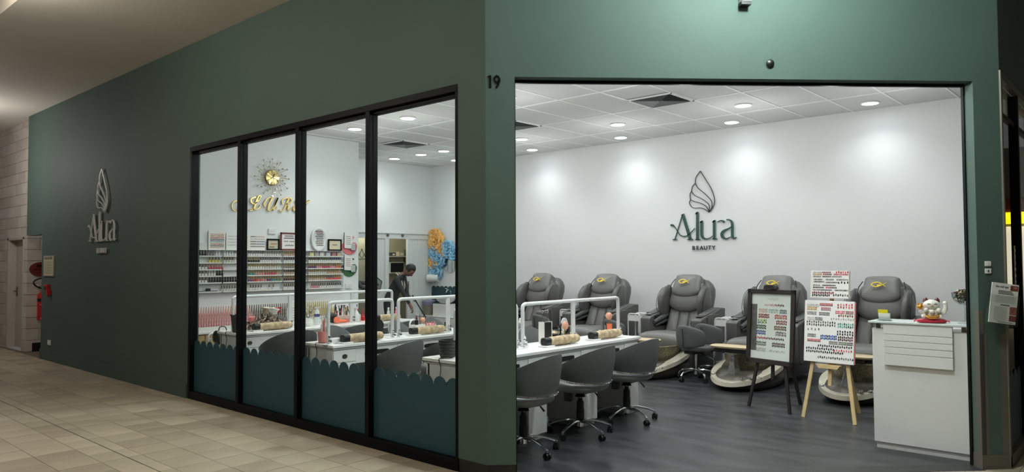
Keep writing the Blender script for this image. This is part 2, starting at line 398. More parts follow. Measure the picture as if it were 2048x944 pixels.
# downlights
dl_l = {}
DL_LABEL = {(9.95, 8.44): 'small round downlight next to the back wall, leftmost one seen in the opening',
 (9.95, 6.56): 'small round downlight next to the back wall, left of the wall logo', (9.95, 4.66): 'small round downlight next to the back wall, right of the wall logo',
 (9.95, 2.79): 'large bright round downlight near the top right corner of the opening', (9.95, 10.4): 'round downlight at the back wall, hidden behind the green corner column',
 (8.97, 11.1): 'farthest left round downlight in the back recess seen through the window', (8.97, 9.70): 'round downlight right of the ceiling vent in the rightmost window pane',
 (8.97, 10.32): 'small round downlight directly behind the ceiling vent in the rightmost window pane',
 (8.97, 7.83): 'round downlight beside the ceiling vent at the left edge of the opening', (8.97, 5.96): 'round downlight in front of the small one left of the wall logo',
 (8.97, 4.04): 'bright round downlight right of the square ceiling vent in the opening', (8.97, 2.15): 'round downlight above the counter, hidden by the top of the opening',
 (6.56, 9.05): 'bright round downlight seen at the top of the third window pane', (6.56, 7.83): 'brightest round downlight at the top of the rightmost window pane',
 (6.56, 5.96): 'round downlight over the middle manicure desk, hidden by the wall', (6.56, 4.04): 'round downlight over the front manicure desk, hidden by the wall',
 (6.56, 2.15): 'round downlight above the entrance, hidden by the wall over the opening',
 (4.75, 4.25): 'round downlight inside the corner above the front desk, hidden by the column',
 (5.7, 3.1): 'round ceiling downlight just inside the opening, hidden by the wall above it', (7.7, 5.0): 'round downlight between the vents, hidden by the wall above the opening', (4.6, 8.15): 'round downlight just inside the leftmost window pane, hidden above the frame', (4.6, 6.9): 'round downlight just inside the second window pane, hidden above the frame',
 (4.75, 5.1): 'round downlight just inside the third window pane, hidden above the frame'}
def downlight(t, s_, n, i):
    dl_l[t] = dl_l.get(t, 0)+1; k_ = dl_l[t]
    lb, gp = DL_LABEL[(t, s_)], {9.95: 'downlights along the back wall', 8.97: 'downlights of the second row', 6.56: 'downlights over the desks'}.get(t, 'downlights by the window wall')
    d = thing('ceiling_downlight', lb, 'ceiling light', (t, s_, HI), 0, gp)
    MB().lathe([(.115, .004), (.115, -.008), (.096, -.010), (.094, .002)], n=24).build('trim_ring', M_tbar, d)
    MB().lathe([(.0001, -.006), (.094, -.006), (.094, .0), (.0001, .0)], n=24).build('diffuser', M_lamp, d)
    l = bpy.data.lights.new('downlight', 'SPOT'); l.energy = DOWN_W*(.27 if t == 9.95 else (.28 if s_ > 9.5 else 1)); l.shadow_soft_size = .06; l.color = (.96, 1.0, .99); l.spot_size = radians(132); l.spot_blend = .8
    lo = bpy.data.objects.new('downlight_beam', l); COL.objects.link(lo); lo.parent = d; lo.location = (0, 0, -.015)
    l = bpy.data.lights.new('ceiling_fill', 'POINT'); l.energy = FILL_W*(.12 if t == 9.95 else (.25 if s_ > 9.5 else (.6 if s_ > 9 else 1))); l.shadow_soft_size = .06; l.color = (.96, 1.0, .99)  # unseen fill light added in mid-air under each downlight to brighten the ceiling
    lo = bpy.data.objects.new('ceiling_fill_light', l); COL.objects.link(lo); lo.parent = d; lo.location = (0, 0, -.7)
for i, (t, s_) in enumerate(DOWN): downlight(t, s_, 0, i)

# ---- facade (window side): plane t = TF, thickness .12
WL, WR, WH = 8.42, 3.954, 2.89
mb = MB()
mb.box(TF, TF+.12, WL, 13.80, 0, HM); mb.box(TF, TF+.12, 13.80, 14.66, 2.03, HM); mb.box(TF, TF+.12, WR, WL, WH, HM)
mb.prism([(TF, CS), (TF, WR), (TF+.12, WR), (TF+.12, CS+.05)], (0, 0, .1), (1, 0, 0), (0, 1, 0), (0, 0, 1), HM-.1)
mb.box(TF+.12, 5.6, 13.70, 13.80, 0, HM)   # niche inner wall
struct('wall_front', mb, M_paint, smooth=False)
MB().box(TF-.014, TF-.001, WL+.02, 13.80, 0, .165).build('x', M_paint)
o = bpy.data.objects['x']; o.name = 'baseboard_front'; o['kind'] = 'structure'
mb = MB(); mb.prism([(TF+.004, CS+.002), (TF+.004, WR), (TF+.1, WR), (TF+.1, CS+.05)], (0, 0, 0), (1, 0, 0), (0, 1, 0), (0, 0, 1), .1)
# ---- chamfer facade, local frame: x along (1,-1), y inward
r2 = 1/sqrt(2); LC = (RT-TF)*sqrt(2); OL, OR_ = .212, 3.667; OH = 2.895
def chf(name): return group_struct(name, (TF, CS, 0), -pi/4)
cm = MB(); cm.box(0, OL, 0, .12, .1, HM); cm.box(OL, OR_, 0, .12, OH, HM); cm.box(OR_, LC, 0, .12, 0, HM)
o = struct('wall_corner', cm, M_paint, smooth=False); o.location = (TF, CS, 0); o.rotation_euler = (0, 0, -pi/4)
cm = MB(); cm.box(0.002, OL-.002, .004, .116, 0, .1)
o = struct('baseboard_corner', cm, mat('black_skirting', (16, 18, 18), .4), smooth=False); o.location = (TF, CS, 0); o.rotation_euler = (0, 0, -pi/4)
o = struct('baseboard_window', mb, MATS['black_skirting'], smooth=False)
cm = MB(); cm.box(OL, OR_, .095, .125, OH-.022, OH); cm.box(OR_-.010, OR_, .095, .125, 0, OH); cm.box(OL, OL+.01, .09, .125, 0, OH)
o = struct('door_track', cm, M_black); o.name = 'trim_2'; o.location = (TF, CS, 0); o.rotation_euler = (0, 0, -pi/4)
# steel cladding of the right column
cm = MB(); cm.box(OR_-.004, LC+.004, -.006, .12, 0, .105); cm.box(OR_-.003, OR_+.035, -.003, .045, .105, 1.17); cm.box(OR_+.0, OR_+.055, -.003, 0, .105, 1.0)
cm.box(LC-.05, LC+.003, -.003, .0, .105, 1.0)
o = struct('trim_3', cm, M_steelp); o.location = (TF, CS, 0); o.rotation_euler = (0, 0, -pi/4)
# ---- right return facade, plane s = RS, glazing from t 6.64
mb = MB(); mb.box(RT+.0, RT+.05, RS, RS+.1, 0, 2.95); mb.box(RT, 11.5, RS, RS+.12, 2.95, HM); mb.box(9.4, 11.5, RS, RS+.12, 0, 2.95)
struct('wall_right', mb, M_paint, smooth=False)
mb = MB(); mb.box(RT-.002, RT+.055, RS-.010, RS+.02, 0, 2.98); mb.box(RT, 9.4, RS-.006, RS+.03, 2.93, 2.98); mb.box(RT, 9.4, RS-.01, RS+.03, 0, .09)
struct('trim_4', mb, M_steelp)
w2 = group_struct('window_2')
mb = MB(); mb.box(6.64, 9.4, RS+.02, RS+.06, 2.66, 2.70); mb.box(6.64, 6.655, RS+.02, RS+.06, .09, 2.93); mb.box(7.42, 7.47, RS+.0, RS+.08, .09, 2.93); mb.box(8.4, 8.45, RS, RS+.08, .09, 2.93)
mb.build('window_frame', M_black, w2)
for a, b in ((6.655, 7.42), (7.47, 8.4), (8.45, 9.4)): MB().box(a, b, RS+.035, RS+.041, .09, 2.93).build('window_pane', M_sglass, w2)
mb = MB(); mb.box(6.79, 7.42, RS+.044, RS+.06, .09, 2.66); mb.build('blackout_panel', M_black, w2)
def scallop(n, L, zt, per_pt=9):
    P_ = [(0, 0)]; w_ = L/n; 
    for i in range(n):
        for k in range(per_pt+1):
            a = pi*(1-k/per_pt); P_.append((w_*(i+.5)+w_*.49*cos(a), zt-w_*.46+w_*.46*sin(a)))
    P_.append((L, 0)); return P_
mb = MB(); mb.prism(scallop(4, .74, .58), (6.67, RS+.030, .09), (1, 0, 0), (0, 0, 1), (0, -1, 0), .002); mb.build('scalloped_film', M_teal, w2, smooth=False)
cm = MB(); cm.box(6.99, 7.06, RS-.004, RS-.001, 1.28, 1.66); cm.build('warning_strip', mat('maroon_sticker', (120, 62, 66), .5), w2)
cm = MB()
for k in range(7): cm.box(7.0, 7.05, RS-.006, RS-.004, 1.31+.05*k, 1.335+.05*k)
cm.build('sticker_print', M_paper, w2)

# ---- window_1
w1 = group_struct('window_1')
MS = [8.42, 7.30, 6.183, 5.086]   # left edges (higher s) of the mullions
fb = MB(); D0, D1 = TF-.004, TF+.085
fb.box(D0, D1, WR, WL, WH-.055, WH); fb.box(D0, D1, WR, WL, 0, .085); fb.box(D0+.03, D1, WR, WL, WH-.085, WH-.055)
fb.box(D0, D1, WR, WR+.028, .085, WH-.055)
fb.box(D0, D1, MS[0]-.05, MS[0], .085, WH-.055)
fb.build('window_frame', M_black, w1, bevel=.003)
for s_ in MS[1:]:
    mu = MB(); mu.box(D0, D0+.035, s_-.055, s_, .085, WH-.055); mu.box(D0+.035, D0+.04, s_-.05, s_-.005, .085, WH-.055); mu.box(D0+.04, D1, s_-.055, s_, .085, WH-.055)
    mu.build('mullion', M_black, w1, bevel=.002)
edges = [(MS[0]-.05, MS[1]), (MS[1]-.055, MS[2]), (MS[2]-.055, MS[3]), (MS[3]-.055, WR+.028)]
for a, b in edges:
    MB().box(TF+.055, TF+.061, b, a, .085, WH-.055).build('window_pane', M_glass, w1)
    n_ = 7; L_ = a-b-.004
    mb = MB(); mb.prism(scallop(n_, L_, .585), (TF+.050, b+.002, .086), (0, 1, 0), (0, 0, 1), (-1, 0, 0), .002); mb.build('scalloped_film', M_teal, w1, smooth=False)
# ---- mall ceiling
mb = MB(); mb.box(2.02, TF, -6, 18, HM, HM+.3); mb.prism([(TF, -6), (16, -6), (16, 3), (KS-3, 3), (TF, CS)], (0, 0, HM), (1, 0, 0), (0, 1, 0), (0, 0, 1), .3); mb.box(-6, 2.02, -6, 18, HM+.28, HM+.34); mb.box(TF, 6, 13.8, 18, HM, HM+.3)
struct('ceiling_mall', mb, M_mceil, smooth=False)
# ---- block wall at the far left, with door and niche
bw = struct('wall_block', MB().box(3.915, 4.1, 15.03, 15.22, 0, HM).box(3.915, 4.1, 16.17, 18, 0, HM).box(3.915, 4.1, 15.22, 16.17, 2.0, HM).box(4.1, 5.6, 15.015, 15.1, 0, HM).box(5.5, 5.6, 13.8, 15.1, 0, HM), M_mortar, smooth=False)
BM = [M_block, mat('painted_block_b', (182, 173, 163), .8, noise=.08, scale=6, bump=.5, bscale=90), mat('painted_block_c', (193, 186, 178), .8, noise=.08, scale=6, bump=.5, bscale=90)]
for r_ in range(21):
    z0 = r_*.2; z1 = min(z0+.2, HM)
    if z1-z0 < .05: continue
    off = .2 if r_ % 2 else 0
    k = 0
    s0 = 15.0
    while s0 < 17.9:
        s1 = 15.0+.4*(k+1)-off; k += 1
        a, b = s0, s1; s0 = s1
        segs = [(a, b)]
        if z0 < 1.99: segs = [(x, y) for x, y in ((a, min(b, 15.22)), (max(a, 16.17), b)) if y-x > .03]
        for x, y in segs:
            tb = MB(); tb.box(3.9, 3.918, x+.003, y-.003, z0+.003, z1-.003); tb.build('block', random.choice(BM), bw, smooth=False)
    t0 = 3.9; k = 0
    while t0 < 5.2:
        t1 = 3.9+.4*(k+1)-off; k += 1
        tb = MB(); tb.box(t0+.003, t1-.003, 15.0, 15.018, z0+.003, z1-.003)
        if t0 < 4.6 and z0 < 2.2: tb.build('block', random.choice(BM), bw, smooth=False)
        else: tb.build('block', random.choice(BM), bw, smooth=False)
        t0 = t1
struct('baseboard_niche', MB().box(4.0, 5.2, 14.985, 15.0, 0, .15), MATS['black_skirting'])
d1 = group_struct('door_1')
M_door = mat('grey_cream_door', (178, 170, 160), .5, noise=.06, scale=3)
mb = MB(); mb.box(3.89, 4.06, 15.19, 15.24, 0, 2.03); mb.box(3.89, 4.06, 16.13, 16.2, 0, 2.03); mb.box(3.89, 4.06, 15.19, 16.2, 1.98, 2.03)
mb.build('door_frame', M_door, d1, bevel=.004)
MB().box(4.02, 4.06, 15.24, 16.13, 0.01, 1.98).build('door_leaf', M_door, d1)
h_ = MB(); h_.box(4.008, 4.02, 16.0, 16.05, .95, 1.12); h_.cyl((3.96, 16.03, 1.04), (4.01, 16.03, 1.04), .009); h_.cyl((3.965, 16.03, 1.04), (3.965, 15.9, 1.04), .009); h_.build('door_handle', M_steel, d1)
MB().box(4.012, 4.02, 15.55, 15.68, 1.54, 1.58).build('door_sign', M_paper, d1)
# ---- shopfront across the mall, seen only as a reflection in the side window
ns = thing('neighbour_shopfront', 'lit shopfront with a yellow sign far down the mall, reflected in the side window', 'shopfront', (20, -3.2, 0))
MB().box(0, .2, -2, 3.2, 0, 4.1).build('facade_wall', mat('shop_grey', (120, 112, 104), .7), ns)
MB().box(-.06, 0, 1.0, 3.0, 2.62, 2.95).build('red_band', mat('shop_red', (120, 50, 46), .5), ns); MB().box(-.10, -.06, 1.2, 2.9, 2.36, 2.62).build('yellow_sign', mat('shop_yellow', (250, 240, 20), .5, emit=(250, 240, 20), es=3), ns)
MB().box(-.02, 0, 1.0, 3.0, .3, 2.3).build('lit_window', mat('shop_window', (240, 232, 205), .5, emit=(240, 232, 205), es=1.3), ns)
cm = MB(); cm.box(OL, OR_, -.035, .0, 0, .003); cm.box(OL, OR_, .0, .125, 0, .0025)
o = struct('trim_5', cm, mat('dark_threshold', (40, 41, 42), .45), smooth=False); o.location = (TF, CS, 0); o.rotation_euler = (0, 0, -pi/4)

# ================================================================== FURNITURE
# ---- five-star base shared by the swivel chairs (child objects of root)
def star_base(root, R_=.29, col_h=.34, cover=True, castors=5, rot=0.0, chrome=True):
    st = MB()
    for k in range(castors):
        a = rot+2*pi*k/castors; ca, sa = cos(a), sin(a)
        pts = bez([(ca*.02, sa*.02, .12), (ca*.09, sa*.09, .128), (ca*.2, sa*.2, .105), (ca*R_, sa*R_, .07)], 4)
        st.tube(pts, [.019-.007*i/(len(pts)-1) for i in range(len(pts))], 8, flat=.8)
        st.cyl((ca*R_, sa*R_, .075), (ca*R_, sa*R_, .05), .012, n=8)
    st.cyl((0, 0, .075), (0, 0, .14), .032, .026)
    st.build('star_base', M_chrome, root)
    for k in range(castors):
        a = rot+2*pi*k/castors; ca, sa = cos(a), sin(a); b = a+.8*k
        cb = MB(); ux, uy = cos(b), sin(b); cx, cy = ca*(R_+.0), sa*(R_+.0)
        for q in (-1, 1): cb.cyl((cx+ux*.006*q, cy+uy*.006*q, .026), (cx+ux*.022*q, cy+uy*.022*q, .026), .026, n=14)
        cb.obox((cx, cy, .045), (.03, .026, .02), (ux, uy, 0), (-uy, ux, 0))
        cb.build('castor', M_blackp, root)
    cl = MB(); cl.cyl((0, 0, .12), (0, 0, .12+col_h), .013)
    cl.build('gas_lift', M_chrome, root)
    if cover:
        cv = MB(); cv.lathe([(.027, .10), (.030, .14), (.036, .145), (.036, .22), (.033, .225), (.033, .29), (.022, .31), (.018, .33)], n=18); cv.build('lift_cover', M_blackp, root)
def shell_grid(Ri, th, zb, ztop, zedge, amax, flare, nphi=28, nz=7, cx=-.0, sx=1.0, powr=1.3, edge_up=0):
    """curved tub back around -X, closed solid"""
    mb = MB(); inner = []; outer = []
    for i in range(nphi+1):
        ph = -amax+2*amax*i/nphi; q = abs(ph)/amax
        zt = zedge+(ztop-zedge)*(cos(q*pi/2)**powr if q < 1 else 0)
        ci, co = [], []
        zb_ = zb+edge_up*q**2
        for j in range(nz+1):
            t = j/nz; z = zb_+(zt-zb_)*t; rr = Ri+flare*t
            rd = .5*th*sin(min(t, 1)*pi)**.4 if 0 < t < 1 else .18*th
            ci.append((cx-(rr-rd)*cos(ph)*sx, (rr-rd)*sin(ph), z)); co.append((cx-(rr+rd)*cos(ph)*sx, (rr+rd)*sin(ph), z))
        inner.append(ci); outer.append(co)
    rings = [ci+list(reversed(co)) for ci, co in zip(inner, outer)]
    mb.loft(rings); return mb, outer
def swivel_chair(label, loc, ang, group):
    r = thing('swivel_chair', label, 'chair', (loc[0], loc[1], 0), ang, group)
    mb, outer = shell_grid(.262, .045, .48, .81, .60, 1.95, .045, edge_up=.05, powr=1.15)
    mb.build('backrest', M_shell, r, ang=60)
    tr = MB(); pts = [(c[0][0]*1.02, c[0][1]*1.02, c[0][2]+.002) for c in outer]; tr.tube(pts, .009, 6); 
    tr.build('chrome_trim', M_chrome, r)
    sd = MB()
    for c in outer[::2]: sd.ball((c[0][0]*1.05, c[0][1]*1.05, c[0][2]+.004), .008, n=6, k=4)
    sd.build('studs', M_chrome, r, kind='stuff')
    se = MB(); e = .262
    rings = []
    for z, k in ((.395, .55), (.40, .80), (.415, .93), (.44, 1.0), (.462, 1.0), (.478, .96), (.486, .85), (.490, .6), (.491, .2)):
        rings.append(superring((.03, 0, z), (1, 0, 0), (0, 1, 0), .27*k, .258*k, 2.5, 28))
    se.loft(rings); se.build('seat', M_seat, r, ang=60)
    uc = MB(); uc.box(-.09, .09, -.07, .07, .375, .398); uc.lathe([(.05, .34), (.03, .375)], n=14); uc.build('seat_mechanism', M_blackp, r)
    lv = MB(); lv.tube([(.02, -.06, .385), (.0, -.17, .38), (-.02, -.21, .35)], .006, 6, 0); lv.tube([(-.02, -.205, .352), (-.05, -.235, .30)], [.011, .019], 8, flat=.5); lv.build('tilt_lever', M_blackp, r)
    kn = MB(); kn.box(-.02, .05, .14, .19, .32, .40); kn.build('tilt_knob', M_blackp, r, bevel=.008)
    star_base(r, .29, .26, True, rot=random.uniform(0, 1.2))
    return r
CH = 'charcoal tub swivel chair '
c0 = swivel_chair(CH+'at the front desk, nearest the green corner column', (4.53, 3.95), pi/2+.12, 'swivel chairs along the front manicure desk')
pos = [((5.33, 3.97), pi/2+.05, CH+'at the middle of the front desk', 'f'), ((6.10, 3.98), pi/2-.02, CH+'at the front desk, nearest the pedicure chairs', 'f'),
       ((4.50, 5.62), pi/2+.25, CH+'seen large behind the rightmost window pane', 'm'), ((5.27, 5.66), pi/2-.05, CH+'at the second desk, by the right window jamb', 'm'), ((6.05, 5.66), pi/2+.1, CH+'at the second desk, hidden behind the corner column', 'm'),
       ((4.48, 7.42), pi/2-.1, CH+'at the rear desk, beside the middle window mullion', 'r'), ((5.25, 7.45), pi/2+.1, CH+'at the rear desk, third window pane', 'r'), ((6.05, 7.45), pi/2, CH+'at the rear desk, seen through the rightmost pane', 'r')]
GR = {'f': 'swivel chairs along the front manicure desk', 'm': 'swivel chairs along the second manicure desk', 'r': 'swivel chairs along the rear manicure desk'}
for p, a, lb, gk in pos:
    c = dup(c0, None, (p[0], p[1], 0), a, lb); c['group'] = GR[gk]
# ---- technician chairs behind the desks: rounder upright backs
def tech_chair(label, loc, ang, group):
    r = thing('technician_chair', label, 'chair', (loc[0], loc[1], 0), ang, group)
    mb, _ = shell_grid(.215, .05, .50, .85, .60, 1.35, .02, powr=.7); mb.build('backrest', mat('mid_grey_upholstery', (104, 108, 108), .5, bump=.2, bscale=180), r, ang=60)
    se = MB(); se.loft([superring((.0, 0, z), (1, 0, 0), (0, 1, 0), .23*k, .23*k, 2.4, 24) for z, k in ((.40, .8), (.42, 1), (.46, 1), (.48, .9), (.485, .5))]); se.build('seat', M_shell, r, ang=60)
    MB().box(-.08, .08, -.06, .06, .375, .40).build('seat_mechanism', M_blackp, r)
    star_base(r, .27, .27, False, rot=.3)
    return r
tc = tech_chair('grey round-backed chair behind the second desk, near its window end', (4.75, 6.75), -pi/2, 'technician chairs behind the desks')
for p, a, lb in [((5.65, 6.72), -pi/2+.2, 'grey round-backed chair behind the second desk, middle, seen in rightmost pane'), ((6.2, 6.75), -pi/2, 'grey round-backed chair behind the second desk, far end'),
                 ((5.15, 8.6), -pi/2, 'grey round-backed chair behind the rear desk, third window pane'), ((6.05, 8.62), -pi/2+.3, 'grey round-backed chair behind the rear desk, far end, by the red bottle'),
                 ((5.2, 5.02), -pi/2, 'grey round-backed chair behind the front desk, at the left edge of the opening'), ((6.0, 5.0), -pi/2-.2, 'grey round-backed chair behind the front desk, behind the black box')]:
    dup(tc, None, (p[0], p[1], 0), a, lb)
# ---- low pedicure stools
def low_stool(label, loc, ang, group):
    r = thing('pedicure_stool', label, 'stool', (loc[0], loc[1], 0), ang, group)
    mb = MB(); rings = []
    for i in range(15):
        y = -.21+.42*i/14; q = y/.21; cx = -.185+.11*q*q; zt = .66-.05*q*q-.02*abs(q)**5; zb = .39+.04*q*q; th = .024
        ring = []
        for k in range(12):
            a = 2*pi*k/12; zz = (zt+zb)/2+(zt-zb)/2*math.copysign(abs(sin(a))**.5, sin(a))
            mid = (zz-.55)/.12; ring.append((cx+th*cos(a)-.03*(zz-.4)/.3, y*(1-.12*max(mid-.2, 0)), zz))
        rings.append(ring)
    mb.loft(rings); mb.build('backrest', M_shell, r, ang=60, sub=1)
    sm = MB(); sm.tube([(-.222-.00, 0, .41), (-.232, 0, .52), (-.242, 0, .62)], .004, 6); sm.build('seam', M_blackp, r)
    se = MB(); se.loft([superring((.03, 0, z), (1, 0, 0), (0, 1, 0), .20*k, .19*k, 2.3, 24) for z, k in ((.35, .75), (.36, .95), (.385, 1), (.405, .97), (.412, .85), (.408, .4))]); se.build('seat', M_shell, r, ang=60)
    MB().box(-.14, .06, -.06, .06, .32, .355).build('seat_mechanism', M_blackp, r)
    lv = MB(); lv.tube([(0, -.05, .33), (.05, -.2, .27), (.06, -.23, .24)], .007, 6); lv.build('lever', M_blackp, r)
    r.scale = (1.1, 1.1, 1.1)
    star_base(r, .23, .22, False, rot=.5)
    return r
ST = 'low grey winged stool '
s0 = low_stool(ST+'in front of the gap between third and fourth pedicure chairs', (8.70, 4.61), -.2, 'low pedicure stools')
for p, a, lb in [((9.13, 4.57), -.2, ST+'half hidden behind another stool, middle of the floor'), ((9.05, 7.38), -.25, ST+'between the first two pedicure chairs'), ((8.95, 5.95), -.25, ST+'behind the far end of the front desk')]:
    dup(s0, None, (p[0], p[1], 0), a, lb)

# ---- manicure desks: worktop, pedestals, apron with slots
def desk(label, s_front, group):
    L0, L1 = 4.02, 6.54; D = .46
    r = thing('manicure_desk', label, 'desk', (L0, s_front, 0), 0, group); L = L1-L0
    MB().box(-.02, L+.02, -.02, D+.01, .742, .77).build('worktop', M_marble, r, bevel=.004)
    MB().box(-.005, L+.005, -.005, D, .722, .742).build('underframe', M_gloss, r, bevel=.003)
    bk = MB(); bk.box(.0, L, D-.06, D-.04, .05, .72); bk.build('back_panel', M_gloss, r)
    for i, x0 in enumerate((0, .77, 1.53, 2.26)):
        p = MB(); p.box(x0, x0+.255, .012, D-.02, .045, .722); p.build('pedestal', M_gloss, r, bevel=.003)
        q = MB(); q.box(x0+.02, x0+.235, .025, D-.04, 0, .045); q.build('plinth', mat('grey_plinth', (170, 172, 170), .4), r)
        dr = None
        d = MB(); d.box(x0+.004, x0+.251, .0, .014, .60, .715); dd = d.build('drawer', M_gloss, r, bevel=.002)
        h = MB(); h.loft([superring((x0+.128, y, .655), (1, 0, 0), (0, 0, 1), .03*k, .022*k, 2.2, 16) for y, k in ((.001, 1), (-.004, .95))]); h.build('pull', M_steel, dd)
        d = MB(); d.box(x0+.004, x0+.251, .0, .014, .05, .595); d.build('cupboard_door', M_gloss, r, bevel=.002)
    for i, (a, b) in enumerate(((.255, .77), (1.025, 1.53), (1.785, 2.26))):
        p = MB(); p.box(a, b, .006, .022, .575, .722); p.build('apron', M_gloss, r, bevel=.002)
        m = (a+b)/2; sl = MB(); sl.loft([superring((m, y, .665), (1, 0, 0), (0, 0, 1), .15*k, .022*k, 5, 24) for y, k in ((.0045, .97), (.0, 1), (-.004, .94))]); v = sl.build('vent_slot', M_blackp, r)
        gr = MB()
        for k in range(6): gr.box(m-.13, m+.13, -.006, -.004, .650+.005*k, .6515+.005*k)
        gr.build('vent_louvre', M_dark, v)
    # end panel toward the window: grommet disc
    gm = MB(); gm.lathe([(.001, 0), (.04, 0), (.045, .006), (.04, .012), (.001, .012)], n=20)
    for i_, v_ in enumerate(gm.v): gm.v[i_] = (-.001-v_[2], .16+v_[0], .56+v_[1])
    gm.build('cable_grommet', M_steel, r)
    cd_ = MB(); cd_.tube(bez([(.0-.01, .16, .56), (-.02, .21, .55), (-.024, .25, .60), (-.022, .24, .70), (-.025, .26, .768), (.0, .24, .776), (.05, .22, .776)], 6), .0035, 6); cd_.build('power_cord', M_blackp, r)
    return r
DESKS = [('long white manicure desk nearest the opening, with three chairs in front', 4.12, 'C'), ('long white manicure desk in the middle row, seen through the windows', 5.87, 'B'), ('long white manicure desk in the rear row, nearest the polish wall', 7.66, 'A')]
for lb, s_, k in DESKS: desk(lb, s_, 'white manicure desks')
# ---- white rail barriers on the desks
def barrier(s_, posts, double, label, foot=True):
    r = thing('desk_rail', label, 'rail', (posts[0], s_, .77), 0, 'white rails on the manicure desks'); x0 = posts[0]
    hh = .395
    t = MB(); a, b = 0, posts[-1]-x0
    t.tube(bez([(a, 0, 0.0), (a, 0, hh-.06)], 2)+bez([(a, 0, hh-.04), (a+.008, 0, hh-.012), (a+.04, 0, hh)], 4)+bez([(a+.06, 0, hh), (b-.06, 0, hh)], 2)+bez([(b-.04, 0, hh), (b-.008, 0, hh-.012), (b, 0, hh-.04)], 4)+[(b, 0, 0)], .0175, 10)
    t.build('top_rail', mat('white_powder_coat', (214, 216, 216), .3), r)
    for p in posts[1:-1]:
        m = MB(); m.box(p-x0-.024, p-x0+.024, -.012, .012, 0, hh); m.build('post', MATS['white_powder_coat'], r, bevel=.006)
    for p in posts:
        m = MB(); m.lathe([(.045, 0), (.045, .006), (.02, .01)], c=(p-x0, 0, 0), n=16, sx=1.3); m.build('foot_plate', MATS['white_powder_coat'], r)
        m = MB(); m.cyl((p-x0, -.018, .035), (p-x0, -.045, .035), .012); m.cyl((p-x0, -.018, .075), (p-x0, -.045, .075), .012); m.build('clamp_knob', M_chrome, r)
    return r
barrier(4.36, [4.16, 4.91], 0, 'short white tube rail on the front desk, mostly behind the column')
barrier(4.36, [4.995, 5.745, 6.53], 0, 'white tube rail across the front desk, left of the pedicure chairs')
barrier(5.97, [4.03, 4.80], 0, 'white tube rail at the window end of the middle desk')
barrier(5.97, [4.88, 5.58, 6.5], 0, 'white tube rail on the middle desk in the rightmost pane')
barrier(7.88, [4.06, 4.78, 5.68, 6.33], 0, 'long white tube rail on the rear desk')

